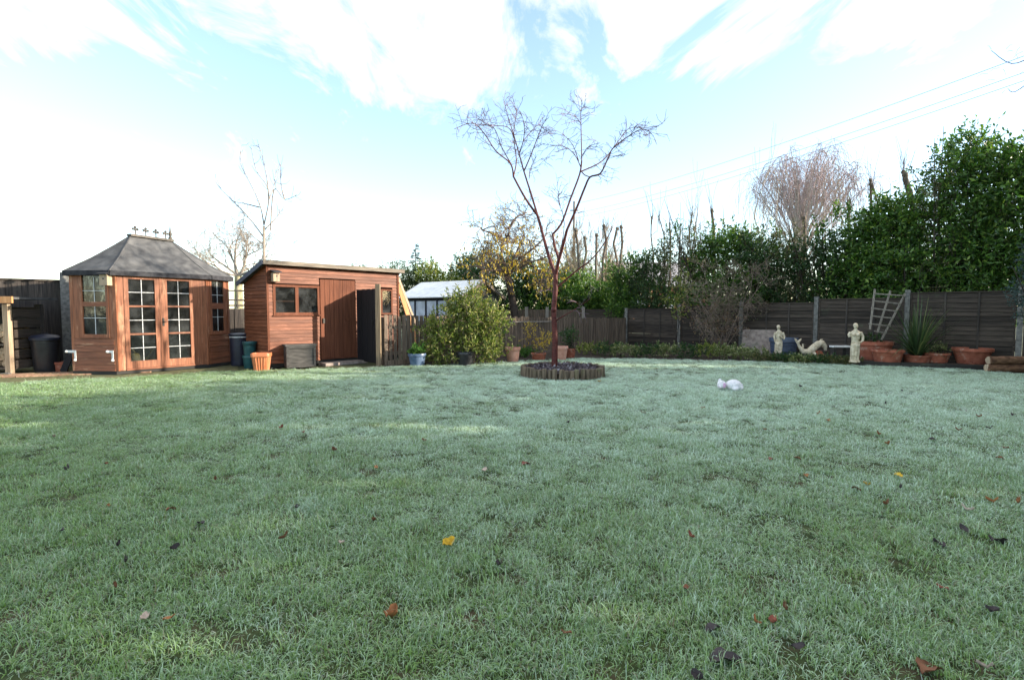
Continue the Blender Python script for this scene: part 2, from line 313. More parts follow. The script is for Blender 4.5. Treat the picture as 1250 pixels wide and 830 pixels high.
# ------------------------------------------------------------------ foliage and branch generators
def unit(v): return v / (np.linalg.norm(v, axis=-1, keepdims=True) + 1e-9)
def leaves(name, mat, c, L, W, parent, axis=None, spread=1.0, kind='stuff', fold=.25, r=None):
    """c (n,3) leaf bases in world space; folded four-point leaves, two triangles each"""
    r = r or rng; n = len(c); c = np.asarray(c, float)
    d = r.normal(size=(n, 3)); d = unit(d)
    if axis is not None: d = unit(d * spread + np.asarray(axis))
    q = r.normal(size=(n, 3)); s = unit(np.cross(d, q)); nn = np.cross(s, d)
    L = L * r.uniform(.65, 1.25, (n, 1)); Wd = W * r.uniform(.7, 1.2, (n, 1))
    mid = c + d * L * .5
    v = np.stack([c, mid + s * Wd / 2 + nn * Wd * fold, c + d * L - nn * L * .08, mid - s * Wd / 2 + nn * Wd * fold], axis=1).reshape(-1, 3)
    loc, rz = FR[parent.name]; v = v - loc
    if rz:
        cc, ss = math.cos(-rz), math.sin(-rz); v = np.column_stack([v[:, 0] * cc - v[:, 1] * ss, v[:, 0] * ss + v[:, 1] * cc, v[:, 2]])
    me = bpy.data.meshes.new(name); me.vertices.add(4 * n); me.vertices.foreach_set('co', v.ravel())
    i = np.arange(n)[:, None] * 4; idx = np.hstack([i, i + 1, i + 2, i, i + 2, i + 3]).ravel().astype(np.int32)
    me.loops.add(6 * n); me.loops.foreach_set('vertex_index', idx)
    me.polygons.add(2 * n); me.polygons.foreach_set('loop_start', np.arange(2 * n, dtype=np.int32) * 3)
    me.update(calc_edges=True)
    a = me.attributes.new('rnd', 'FLOAT', 'FACE'); rv = r.random(n); a.data.foreach_set('value', np.repeat(rv, 2).astype(np.float32))
    me.materials.append(mat)
    o = bpy.data.objects.new(name, me); C.objects.link(o); o.parent = parent; FR[o.name] = FR[parent.name]
    if kind: o['kind'] = kind
    return o

def grow(mb, p, d, L, r, lev, tips, nchild=4, up=.12, jit=.22, ang=(.5, .95), shrink=.68, sides=5, rmin=.004, nseg=5, start=.35, rshrink=.6):
    p = np.array(p, float); d = unit(np.array(d, float)); pts = [p]; st = L / nseg
    for i in range(nseg):
        d = unit(d + rng.normal(size=3) * jit + np.array([0, 0, up])); p = p + d * st; pts.append(p)
    rad = np.linspace(r, max(r * .45, rmin), nseg + 1); mb.tube(pts, rad, max(3, sides), cap=False)
    if lev == 0: tips.append((pts[-1], d)); return
    for k in range(nchild):
        t = start + (1 - start) * (k + rng.random() * .8) / nchild; t = min(t, .999); f = t * nseg; i = int(f)
        q = pts[i] + (pts[min(i + 1, nseg)] - pts[i]) * (f - i)
        ax = unit(pts[min(i + 1, nseg)] - pts[i]); o = unit(np.cross(ax, rng.normal(size=3))); a = rng.uniform(*ang)
        grow(mb, q, ax * math.cos(a) + o * math.sin(a), L * shrink * rng.uniform(.7, 1.15), max(rad[min(i, nseg)] * rshrink, rmin), lev - 1, tips, nchild, up, jit, ang, shrink, sides - 1, rmin, nseg, start, rshrink)
    tips.append((pts[-1], d))

def polybranch(pix, Y0, dY, r0, r1, sides=8, mb=None, base=None):
    """smooth a polyline given in photo pixels; depth runs from Y0 to Y0+dY along it"""
    pix = np.array(pix, float); n = len(pix); P_ = np.array([A(x, y, Y0 + dY * i / (n - 1)) for i, (x, y) in enumerate(pix)])
    if base is not None: P_[0] = base
    t = np.linspace(0, n - 1, (n - 1) * 4 + 1); out = []
    for tt in t:
        i = min(int(tt), n - 2); f = tt - i; p0, p1, p2, p3 = P_[max(i - 1, 0)], P_[i], P_[i + 1], P_[min(i + 2, n - 1)]
        out.append(.5 * ((2 * p1) + (-p0 + p2) * f + (2 * p0 - 5 * p1 + 4 * p2 - p3) * f * f + (-p0 + 3 * p1 - 3 * p2 + p3) * f ** 3))
    out = np.array(out); mb.tube(out, np.linspace(r0, r1, len(out)), sides); return out

# ------------------------------------------------------------------ ground
def sheet(name, poly, z, mat):
    mb = MB(); mb.add([(x, y, z) for x, y in poly], [tuple(range(len(poly)))])
    o = mb.build(name, mat); return tag(o, kind='structure')
def inpoly(P_, poly):
    x, y = P_[:, 0], P_[:, 1]; r = np.zeros(len(P_), bool); n = len(poly); j = n - 1
    for i in range(n):
        xi, yi = poly[i]; xj, yj = poly[j]
        r ^= ((yi > y) != (yj > y)) & (x < (xj - xi) * (y - yi) / (yj - yi + 1e-12) + xi); j = i
    return r
gm = surf('rough_ground', (.035, .045, .018), (.07, .075, .035), (1.2, 1.2, 1.2), rough=1, bump=.6, world=True, bdist=.03)
sheet('ground', [(-1500, -600), (1500, -600), (1500, 1500), (-1500, 1500)], -.008, gm)
edge_px = [(-260, 478), (0, 468), (60, 465), (92, 463), (150, 462), (260, 453), (300, 453), (440, 449), (520, 447), (600, 443), (660, 439.5), (715, 438), (760, 438), (850, 440), (930, 441.5), (1000, 443), (1060, 446), (1150, 449), (1210, 453), (1300, 462)]
edge = [tuple(G(x, y)[:2]) for x, y in edge_px]
lawn_poly = [(-16, -4)] + edge + [(13.2, 9.0), (12.5, -4)]
lawn_poly = lawn_poly[::-1]
lm = surf('lawn_thatch', (.022, .036, .010), (.06, .08, .026), (9, 9, 9), rough=1, bump=1, world=True, c3=(.075, .058, .032), c3th=.60, c3scale=3, bdist=.02)
sheet('lawn', lawn_poly, 0.0, lm)

# ------------------------------------------------------------------ grass: frosted blades scattered over the lawn
def grassmat():
    m, t, b = newmat('frosted_grass'); n = t.nodes; L = t.links.new
    out = [x for x in n if x.type == 'OUTPUT_MATERIAL'][0]
    at = n.new('ShaderNodeAttribute'); at.attribute_name = 'rnd'
    ab = n.new('ShaderNodeAttribute'); ab.attribute_name = 'along'
    ge = n.new('ShaderNodeNewGeometry'); sp = n.new('ShaderNodeSeparateXYZ'); L(ge.outputs['Position'], sp.inputs[0])
    cr = n.new('ShaderNodeValToRGB'); e = cr.color_ramp.elements
    e[0].position = 0; e[0].color = (.064, .160, .012, 1); e[1].position = .82; e[1].color = (.20, .352, .033, 1)
    x = e.new(.9); x.color = (.16, .15, .05, 1); x = e.new(1.0); x.color = (.22, .17, .085, 1)
    L(at.outputs['Fac'], cr.inputs[0])
    def math_(op, a, b_=None, c=None, clamp=False):
        k = n.new('ShaderNodeMath'); k.operation = op; k.use_clamp = clamp
        for i, v in enumerate((a, b_, c)):
            if v is None: continue
            if isinstance(v, (int, float)): k.inputs[i].default_value = v
            else: L(v, k.inputs[i])
        return k.outputs[0]
    no = n.new('ShaderNodeTexNoise'); no.inputs['Scale'].default_value = 1.15; no.inputs['Detail'].default_value = 5; no.inputs['Roughness'].default_value = .62; L(ge.outputs['Position'], no.inputs['Vector'])
    no2 = n.new('ShaderNodeTexNoise'); no2.inputs['Scale'].default_value = 60; no2.inputs['Detail'].default_value = 2; L(ge.outputs['Position'], no2.inputs['Vector'])
    # the frost is thin on the side that has thawed (by the summerhouse) and thick in the open middle
    east = n.new('ShaderNodeMapRange'); east.interpolation_type = 'SMOOTHSTEP'; east.inputs['From Min'].default_value = -7.5; east.inputs['From Max'].default_value = 1.5; L(sp.outputs[0], east.inputs[0])
    far = n.new('ShaderNodeMapRange'); far.interpolation_type = 'SMOOTHSTEP'; far.inputs['From Min'].default_value = 2.0; far.inputs['From Max'].default_value = 10.0; far.inputs['To Min'].default_value = .44; far.inputs['To Max'].default_value = 1.55; L(sp.outputs[1], far.inputs[0])  # frost by depth, with near vignette and far brightening put into its colour
    fr = math_('MULTIPLY_ADD', no.outputs['Fac'], 1.35, .2)
    fr = math_('MULTIPLY', fr, math_('MULTIPLY_ADD', east.outputs[0], .72, .28))
    fr = math_('MULTIPLY', fr, far.outputs[0])
    oi = n.new('ShaderNodeObjectInfo'); fr = math_('MULTIPLY', fr, math_('MULTIPLY_ADD', oi.outputs['Random'], .7, .65))
    fr = math_('MULTIPLY', fr, math_('MULTIPLY_ADD', ab.outputs['Fac'], .95, .22))
    fr = math_('MULTIPLY', fr, math_('MULTIPLY_ADD', math_('FRACT', math_('MULTIPLY', at.outputs['Fac'], 7.31)), 1.5, .35))
    fr = math_('MULTIPLY', fr, math_('MULTIPLY_ADD', no2.outputs['Fac'], 1.2, .45), clamp=True)
    mx = n.new('ShaderNodeMix'); mx.data_type = 'RGBA'; L(fr, mx.inputs['Factor']); L(cr.outputs[0], mx.inputs['A']); mx.inputs['B'].default_value = (.71, .87, .745, 1)
    L(mx.outputs['Result'], b.inputs['Base Color']); b.inputs['Roughness'].default_value = .6; b.inputs['Specular IOR Level'].default_value = .35
    tl = n.new('ShaderNodeBsdfTranslucent'); L(mx.outputs['Result'], tl.inputs[0])
    ms = n.new('ShaderNodeMixShader'); ms.inputs[0].default_value = .28; L(b.outputs[0], ms.inputs[1]); L(tl.outputs[0], ms.inputs[2]); L(ms.outputs[0], out.inputs[0])
    return m
M['grass'] = grassmat()
def tuft(i, nb, rad, hl, wd, lean):
    r = np.random.default_rng(100 + i); V = []; Fc = []; rn = []; al = []
    for k in range(nb):
        a = r.random() * 6.283; q = rad * math.sqrt(r.random()); x, y = q * math.cos(a), q * math.sin(a)
        L = hl * r.uniform(.55, 1.35); b = r.random() * 6.283; dx, dy = math.cos(b), math.sin(b); px, py = -dy, dx
        le = lean * r.uniform(.15, 1.5); wv = wd * r.uniform(.7, 1.3); tw = r.normal() * .5; base = len(V)
        hx = z = 0.0; nn = 4; th = r.uniform(0, .5) * le
        for s in range(nn + 1):
            t = s / nn; ww = wv * (1 - t ** 2.2) * .5
            cxp, cyp = px * math.cos(tw * t) + dx * math.sin(tw * t) * .5, py * math.cos(tw * t) + dy * math.sin(tw * t) * .5
            if s < nn:
                V += [(x + dx * hx - cxp * ww, y + dy * hx - cyp * ww, z), (x + dx * hx + cxp * ww, y + dy * hx + cyp * ww, z)]; al += [t, t]
            else: V.append((x + dx * hx, y + dy * hx, z)); al.append(1.0)
            hx += L / nn * math.sin(th); z = max(z + L / nn * math.cos(th), .003); th += le * .62
        for s in range(nn - 1): Fc.append((base + 2 * s, base + 2 * s + 1, base + 2 * s + 3, base + 2 * s + 2))
        Fc.append((base + 2 * nn - 2, base + 2 * nn - 1, base + 2 * nn)); rn += [r.random()] * (2 * nn + 1)
    me = bpy.data.meshes.new('grass_tuft'); me.from_pydata(V, [], Fc); me.update()
    me.attributes.new('rnd', 'FLOAT', 'POINT').data.foreach_set('value', rn)
    me.attributes.new('along', 'FLOAT', 'POINT').data.foreach_set('value', al)
    me.materials.append(M['grass']); return bpy.data.objects.new('grass_tuft', me)
tufts = [tuft(i, 72, .085, .050, .0034, 1.55) for i in range(3)] + [tuft(3, 44, .075, .072, .0040, 1.9), tuft(4, 86, .09, .040, .0032, 1.3)]
def scatter_group(objs):
    g = bpy.data.node_groups.new('grass_scatter', 'GeometryNodeTree')
    g.interface.new_socket('Geometry', in_out='INPUT', socket_type='NodeSocketGeometry'); g.interface.new_socket('Geometry', in_out='OUTPUT', socket_type='NodeSocketGeometry')
    n = g.nodes; L = g.links.new; gi = n.new('NodeGroupInput'); go = n.new('NodeGroupOutput')
    mp = n.new('GeometryNodeMeshToPoints'); L(gi.outputs[0], mp.inputs[0])
    ip = n.new('GeometryNodeInstanceOnPoints'); L(mp.outputs[0], ip.inputs['Points'])
    jn = n.new('GeometryNodeJoinGeometry')
    for o in objs:
        oi = n.new('GeometryNodeObjectInfo'); oi.inputs['Object'].default_value = o; oi.inputs['As Instance'].default_value = True; L(oi.outputs['Geometry'], jn.inputs[0])
    L(jn.outputs[0], ip.inputs['Instance']); ip.inputs['Pick Instance'].default_value = True
    for nm, ty, so_ in (('rot', 'FLOAT_VECTOR', 'Rotation'), ('scl', 'FLOAT_VECTOR', 'Scale'), ('idx', 'INT', 'Instance Index')):
        na = n.new('GeometryNodeInputNamedAttribute'); na.data_type = ty; na.inputs[0].default_value = nm; L(na.outputs[0], ip.inputs[so_])
    L(ip.outputs[0], go.inputs[0]); return g
def vnoise(p, cell, seed):                 # cheap smooth value noise for patchy growth
    r = np.random.default_rng(seed); T = r.random((64, 64)); q = p / cell; i = np.floor(q).astype(int); f = q - i; f = f * f * (3 - 2 * f)
    a = T[i[:, 0] % 64, i[:, 1] % 64]; b = T[(i[:, 0] + 1) % 64, i[:, 1] % 64]; c = T[i[:, 0] % 64, (i[:, 1] + 1) % 64]; d = T[(i[:, 0] + 1) % 64, (i[:, 1] + 1) % 64]
    return (a * (1 - f[:, 0]) + b * f[:, 0]) * (1 - f[:, 1]) + (c * (1 - f[:, 0]) + d * f[:, 0]) * f[:, 1]
pts = []
for y0, y1, dens in ((.6, 4, 250), (4, 7, 190), (7, 11, 150), (11, 20, 95)):
    x0, x1 = -(y1 * 1.0 + 2.0), (y1 * 1.0 + 2.0); n = int((x1 - x0) * (y1 - y0) * dens); q = np.column_stack([rng.uniform(x0, x1, n), rng.uniform(y0, y1, n)])
    pts.append(q[np.abs(q[:, 0]) < q[:, 1] * 1.0 + 2.0])
pts = np.vstack(pts); pts = pts[inpoly(pts, lawn_poly)]
RING_C = np.array([1.06, 11.0]); pts = pts[np.linalg.norm(pts - RING_C, axis=1) > .93]
hn = .55 * vnoise(pts, .45, 1) + .45 * vnoise(pts, .16, 2)
keep = rng.random(len(pts)) < np.clip(.5 + 1.6 * hn + np.clip((pts[:, 1] - 3) / 4, 0, .4), .3, 1); pts = pts[keep]; hn = hn[keep]
npt = len(pts); farf = np.clip((pts[:, 1] - 4) / 7, 0, 1)
h = (.38 + 1.15 * hn) * (1 - .30 * farf); wsc = 1.0 + .35 * farf
me = bpy.data.meshes.new('grass'); me.vertices.add(npt); me.vertices.foreach_set('co', np.column_stack([pts, np.full(npt, .0)]).ravel())
me.attributes.new('rot', 'FLOAT_VECTOR', 'POINT').data.foreach_set('vector', np.column_stack([rng.normal(0, .12, npt), rng.normal(0, .12, npt), rng.uniform(0, 6.283, npt)]).ravel())
me.attributes.new('scl', 'FLOAT_VECTOR', 'POINT').data.foreach_set('vector', np.column_stack([wsc, wsc, h * rng.uniform(.8, 1.2, npt)]).ravel())
rank = vnoise(pts, .7, 9) * .6 + vnoise(pts, .22, 12) * .4; idx = rng.choice(5, npt, p=[.25, .25, .24, .08, .18]); idx[(rank > .62) & (rng.random(npt) < .6)] = 3
me.attributes.new('idx', 'INT', 'POINT').data.foreach_set('value', idx.astype(np.int32))
me.materials.append(M['grass'])
go_ = bpy.data.objects.new('grass', me); C.objects.link(go_); md = go_.modifiers.new('scatter', 'NODES'); md.node_group = scatter_group(tufts)
tag(go_, 'frosted short grass covering the whole lawn', 'grass', kind='stuff')
print('grass tufts', npt)

# ------------------------------------------------------------------ summerhouse
C1 = G(143.5, 457.5); C2 = G(255.5, 448.5)
c1, c2 = C1[:2], C2[:2]
fd = (c2 - c1) / np.linalg.norm(c2 - c1); fa = math.atan2(fd[1], fd[0])
def dirv(a): return np.array([math.cos(a), math.sin(a)])
ld = dirv(fa - math.radians(57)); c0 = c1 - ld * .98
rd = dirv(fa + math.radians(27)); c3 = c2 + rd * .72
back = np.array([-fd[1], fd[0]]); c5 = c0 + np.array([-.40, .92]) * 1.45; c4 = c3 + back * 1.5
foot = [c0, c1, c2, c3, c4, c5]
EZ = 2.20
S = thing('summerhouse', 'orange-brown timber summerhouse with glazed double doors and grey hipped roof', 'summerhouse', (float(np.mean([p[0] for p in foot])), float(np.mean([p[1] for p in foot])), 0))
mb = MB(); n6 = len(foot); ctr = np.mean(foot, axis=0)
def ring(k, z): return [(*(p + (p - ctr) / np.linalg.norm(p - ctr) * k), z) for p in foot]
mb.add(ring(.02, .005) + ring(.02, .075), [tuple(range(n6))[::-1], tuple(range(n6, 2 * n6))] + [(i, (i + 1) % n6, n6 + (i + 1) % n6, n6 + i) for i in range(n6)])
mb.build('floor_base', M['sleeper'], S)
for i, p in enumerate(foot):                      # corner posts
    q = p - (p - ctr) / np.linalg.norm(p - ctr) * .03; m_ = MB(); m_.box(q[0] - .035, q[0] + .035, q[1] - .035, q[1] + .035, .078, EZ - .02); m_.build('corner_post', M['sh_v'], S)
WL, WF, WR = Wall(c0, c1), Wall(c1, c2), Wall(c2, c3)
def panes(W, part, s0, s1, z0, z1, cols, rows, d=-.012, bar=.012):
    ds, dz = (s1 - s0) / cols, (z1 - z0) / rows
    for i in range(cols):
        for j in range(rows):
            m_ = MB(); W.box(m_, s0 + i * ds + .001, s0 + (i + 1) * ds - .001, z0 + j * dz + .001, z0 + (j + 1) * dz - .001, d - .004, d); m_.build('pane', M['glass'], part, top=S if part is not S else None)
    for i in range(1, cols):
        m_ = MB(); W.box(m_, s0 + i * ds - bar / 2, s0 + i * ds + bar / 2, z0, z1, d + .001, d + .009); m_.build('glazing_bar', M['lead'], part)
    for j in range(1, rows):
        for i in range(cols):
            m_ = MB(); W.box(m_, s0 + i * ds + (bar / 2 if i else 0), s0 + (i + 1) * ds - (bar / 2 if i < cols - 1 else 0), z0 + j * dz - bar / 2, z0 + j * dz + bar / 2, d + .001, d + .008); m_.build('glazing_bar', M['lead'], part)
def frame(W, part, s0, s1, z0, z1, wd, mat_, d0=-.03, d1=.012, name='window_frame'):
    m_ = MB(); W.box(m_, s0 - wd, s0, z0 - wd, z1 + wd, d0, d1); W.box(m_, s1, s1 + wd, z0 - wd, z1 + wd, d0, d1)
    W.box(m_, s0, s1, z0 - wd, z0, d0, d1); W.box(m_, s0, s1, z1, z1 + wd, d0, d1); return m_.build(name, mat_, part)
def two_light(W, xa, xb, ya, yb, yc, yd):
    """two casements one above the other, pixel limits of their glass"""
    s0, z1 = W.pix(xa, ya); s1, _ = W.pix(xb, ya); _, zb = W.pix((xa + xb) / 2, yb); _, zc_ = W.pix((xa + xb) / 2, yc); _, z0 = W.pix((xa + xb) / 2, yd)
    wn = frame(W, S, s0, s1, z0, z1, .06, M['sh_v'], name='window'); 
    m_ = MB(); W.box(m_, s0, s1, zb, zc_, -.03, .010); m_.build('transom', M['sh_h'], wn)
    panes(W, wn, s0, s1, z0, zb, 2, 2); panes(W, wn, s0, s1, zc_, z1, 2, 2)
    m_ = MB(); W.box(m_, s0 - .075, s1 + .075, z0 - .085, z0 - .061, -.01, .035); m_.build('window_sill', M['sh_h'], wn)
    return s0, s1, z0 - .06, z1 + .06
def clad(W, s0, s1, z0, z1, nb, mat_, name, thing_, top=None, d=.0, th=.018):
    hgt = (z1 - z0) / nb
    for k in range(nb):
        m_ = MB(); za, zb = z0 + k * hgt, z0 + (k + 1) * hgt - .004
        m_.hexa([W.p(s0, d + th, za), W.p(s1, d + th, za), W.p(s1, d - th * .5, za), W.p(s0, d - th * .5, za), W.p(s0, d + th * .35, zb), W.p(s1, d + th * .35, zb), W.p(s1, d - th * .5, zb), W.p(s0, d - th * .5, zb)])
        m_.build(name, mat_, thing_)
# left face
a0, a1, wz0, wz1 = two_light(WL, 99.5, 128, 336, 368.5, 374, 408)
clad(WL, .035, WL.L - .035, .08, wz0 - .03, 5, M['sh_h'], 'board', S)
for sa, sb in ((.035, a0 - .062), (a1 + .062, WL.L - .035)):
    m_ = MB(); WL.box(m_, sa, sb, wz0 - .028, EZ - .02, -.03, .004); m_.build('side_board', M['sh_v'], S)
m_ = MB(); WL.box(m_, a0 - .06, a1 + .06, wz1 + .002, EZ - .02, -.03, .004); m_.build('header_board', M['sh_h'], S)
# right face
b0, b1, rz0, rz1 = two_light(WR, 257.5, 272, 343, 370, 377, 404)
clad(WR, .035, WR.L - .035, .08, rz0 - .03, 5, M['sh_h'], 'board', S)
for sa, sb in ((.035, b0 - .062), (b1 + .062, WR.L - .035)):
    if sb - sa > .02:
        m_ = MB(); WR.box(m_, sa, sb, rz0 - .028, EZ - .02, -.03, .004); m_.build('side_board', M['sh_v'], S)
m_ = MB(); WR.box(m_, max(b0 - .06, .036), b1 + .06, rz1 + .002, EZ - .02, -.03, .004); m_.build('header_board', M['sh_h'], S)
# front: two side boards, header and the double doors
sL, zt = WF.pix(150, 340); sM, _ = WF.pix(196.6, 395); sR, _ = WF.pix(236.5, 395)
DT = WF.pix(196, 337)[1]; DB = .11
for sa, sb in ((.036, sL - .005), (sR + .005, WF.L - .036)):
    m_ = MB(); WF.box(m_, sa, sb, .08, EZ - .02, -.03, .006); m_.build('side_board', M['sh_v'], S)
m_ = MB(); WF.box(m_, sL - .004, sR + .004, DT + .006, EZ - .02, -.03, .006); m_.build('header_board', M['sh_h'], S)
m_ = MB(); WF.box(m_, sL, sR, .078, DB - .006, -.03, .03); m_.build('threshold', M['sh_h'], S)
for da, db, ga, gb in ((sL, sM - .003, WF.pix(157.5, 395)[0], WF.pix(190, 395)[0]), (sM + .003, sR, WF.pix(205, 395)[0], WF.pix(233, 395)[0])):
    _, gt = WF.pix(190, 342); g0 = DB + .16
    ga, gb = max(ga, da + .085), min(gb, db - .075)
    m_ = MB(); WF.box(m_, da, ga, DB, DT, -.025, .016); WF.box(m_, gb, db, DB, DT, -.025, .016); WF.box(m_, ga, gb, DB, g0, -.025, .014); WF.box(m_, ga, gb, gt, DT, -.025, .014)
    dr = m_.build('door', M['sh_v'], S)
    ph = (gt - g0 - .08) / 3
    for k in range(3):
        za = g0 + k * (ph + .04); panes(WF, dr, ga, gb, za, za + ph, 2, 2)
        if k: m_ = MB(); WF.box(m_, ga, gb, za - .04, za, -.02, .010); m_.build('rail', M['sh_h'], dr)
    if da > sL + .1:
        m_ = MB(); WF.box(m_, da + .02, da + .06, 1.02, 1.20, .017, .024); m_.tube([WF.p(da + .04, .024, 1.12), WF.p(da + .04, .06, 1.12), WF.p(da + .11, .062, 1.115)], .008, 6); m_.build('door_handle', M['brass'], dr)
    else:
        m_ = MB(); WF.box(m_, db - .012, db + .012, DB, DT, .0165, .026); m_.build('cover_strip', M['sh_v'], dr)
# back walls
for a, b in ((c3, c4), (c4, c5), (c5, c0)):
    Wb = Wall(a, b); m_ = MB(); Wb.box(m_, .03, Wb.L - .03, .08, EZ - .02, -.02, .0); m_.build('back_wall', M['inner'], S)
# roof: felt planes from the eaves to a short ridge
ec = [np.array([*(p + (p - ctr) / np.linalg.norm(p - ctr) * .11), EZ]) for p in foot]
RZ = 3.06
R0 = A(160, 288, float(ctr[1]) - .55); R1 = A(208, 291, float(ctr[1]) + .35); R0[2] = R1[2] = RZ
m_ = MB(); dn = np.array([0, 0, .075])
rend = [R0, R0, R1, R1, R1, R0]; mids = [ec[i] * .60 + rend[i] * .40 - np.array([0, 0, .04]) for i in range(6)]; mid2 = [ec[i] * .25 + rend[i] * .75 - np.array([0, 0, .025]) for i in range(6)]
vs_ = [p for p in ec] + [p - dn for p in ec] + [R0, R1] + mids + mid2
fs_ = [(20, 21, 12), (21, 22, 13, 12), (22, 23, 13), (23, 24, 13), (24, 25, 12, 13), (25, 20, 12)] + [(i, (i + 1) % 6, 14 + (i + 1) % 6, 14 + i) for i in range(6)] + [(14 + i, 14 + (i + 1) % 6, 20 + (i + 1) % 6, 20 + i) for i in range(6)] + [(i, 6 + i, 6 + (i + 1) % 6, (i + 1) % 6) for i in range(6)] + [tuple(range(6, 12))]
m_.add(vs_, fs_); roof = m_.build('roof', M['felt'], S)
for i in range(6):
    m_ = MB(); a, b = ec[i], ec[(i + 1) % 6]; o_ = (a + b) / 2 - np.array([*ctr, EZ]); o_ = o_ / np.linalg.norm(o_) * .012
    m_.beam(a + o_ - np.array([0, 0, .045]), b + o_ - np.array([0, 0, .045]), .02, .10); m_.build('eaves_trim', M['feltdark'], roof)
for i in range(6):
    m_ = MB(); m_.tube([ec[i], mids[i], mid2[i], rend[i]], .014, 6); m_.build('hip_strip', M['felt'], roof)
rv = R1 - R0; RL = np.linalg.norm(rv); ru = rv / RL
m_ = MB(); m_.beam(R0 - ru * .05, R1 + ru * .05, .14, .05); m_.build('ridge_cap', M['crest'], roof)
for k in range(4):                                # four cresting flowers on the ridge
    b = R0 + ru * (.10 + k * (RL - .22) / 3) + np.array([0, 0, .02]); m_ = MB()
    m_.tube([b, b + np.array([0, 0, .10])], .014, 6)
    for q in ((0, 0, .175), (*(ru[:2] * .05), .13), (*(-ru[:2] * .05), .13)): m_.ball(b + np.array(q), .03, 8, 5)
    m_.ball(b + np.array([0, 0, .12]), .028, 8, 5); m_.build('ridge_crest', M['crest'], roof)
m_ = MB(); m_.lathe([(.045, 0), (.045, .05), (.025, .07), (.035, .11), (.04, .15), (.02, .2), (.018, .24), (.004, .36)], R1 + np.array([0, 0, .02]), 10); m_.build('finial', M['crest'], roof, smooth=True)
# white hook plates on the left face
for sx in (.015, WL.L - .12):
    m_ = MB(); z = .47
    WL.box(m_, sx - .14 if sx < .1 else sx - .06, sx + .07, z + .0, z + .05, .02, .03)
    WL.box(m_, sx + .03, sx + .07, z - .15, z - .001, .02, .03); m_.ball(WL.p(sx + .05, .03, z - .16), .03, 8, 5); m_.ball(WL.p(sx + (-.14 if sx < .1 else -.06), .03, z + .025), .03, 8, 5)
    m_.build('white_hook', M['white'], S)
# yellow watering can inside
pc = WF.p(WF.pix(171, 440)[0], -.32, .08)
Tc = thing('watering_can', 'yellow watering can standing inside behind the summerhouse door glass', 'watering can', pc)
m_ = MB(); m_.lathe([(.001, 0), (.11, 0), (.12, .02), (.10, .30), (.07, .34), (.06, .34), (.09, .29), (.10, .03), (.001, .03)], pc, 18); m_.build('body', M['yellowcan'], Tc, smooth=True)
m_ = MB(); e3 = np.array([*WF.e, 0]); m_.tube([pc + e3 * .09 + np.array([0, 0, .08]), pc + e3 * .26 + np.array([0, 0, .24]), pc + e3 * .33 + np.array([0, 0, .36])], [.025, .016, .014], 8); m_.lathe([(.014, 0), (.045, .05), (.045, .055), (.001, .055)], pc + e3 * .33 + np.array([0, 0, .355]), 12); m_.build('spout', M['yellowcan'], Tc, smooth=True)
m_ = MB(); m_.tube([pc + e3 * .02 + np.array([0, 0, .34]), pc - e3 * .05 + np.array([0, 0, .45]), pc - e3 * .17 + np.array([0, 0, .40]), pc - e3 * .2 + np.array([0, 0, .25]), pc - e3 * .11 + np.array([0, 0, .12])], .013, 8); m_.build('handle', M['yellowcan'], Tc, smooth=True)
def bird_box(p, W, label, mat_, hh=.24, ww=.15):
    T = thing('bird_box', label, 'bird box', p, W.ang)
    m_ = MB(); m_.box(-ww / 2, ww / 2, -.13, 0, 0, hh); m_.build('body', mat_, T, world=False)
    m_ = MB(); m_.hexa([(-ww * .65, -.19, hh + .004), (ww * .65, -.19, hh + .004), (ww * .65, 0, hh + .05), (-ww * .65, 0, hh + .05), (-ww * .65, -.19, hh + .025), (ww * .65, -.19, hh + .025), (ww * .65, 0, hh + .075), (-ww * .65, 0, hh + .075)]); m_.build('roof', M['feltdark'], T, world=False)
    m_ = MB(); m_.tube([(0, -.128, hh * .62), (0, -.133, hh * .62)], .02, 12); m_.build('entrance_hole', M['black'], T, world=False)
s_, z_ = WL.pix(133, 344)
bird_box(WL.p(min(s_, WL.L - .10), .012, z_ - .08), WL, 'small pale bird box under the summerhouse eaves', M['newpost'], .22, .17)

# ------------------------------------------------------------------ shed
s0p = G(328, 450.5)[:2]; sa_ = math.radians(48); s1p = s0p + dirv(sa_) * 3.66
SB = thing('garden_shed', 'long brown shiplap shed with sloping roof and plank door', 'shed', (*((s0p + s1p) / 2 + np.array([-.743, .669]) * .6), 0))
SF = Wall(s0p, s1p); bk = -SF.n; DS = 1.30
SLb = s0p + bk * DS; SRb = s1p + bk * DS
SLW = Wall(SLb, s0p)
FH, BH = 2.44, 2.02; NB = 27
def spx(x, y): return SF.pix(x, y)
w1a, wzt = spx(335.5, 350); w1b, _ = spx(360, 365); w2a, _ = spx(364, 365); w2b, _ = spx(387, 365); wzb = spx(361, 381.5)[1]
dA, dTz = spx(390.5, 341); dA = spx(391, 395)[0]; dB = spx(433.5, 395)[0]
w3a, w3t = spx(466, 355); w3b = spx(477, 366)[0]; w3z = spx(471, 382)[1]
opens = [(w1a - .06, w2b + .06, wzb - .06, wzt + .06), (dA - .02, dB + .02, 0, dTz + .02), (w3a - .05, w3b + .05, w3z - .05, w3t + .05)]
hb = (FH - .12) / NB
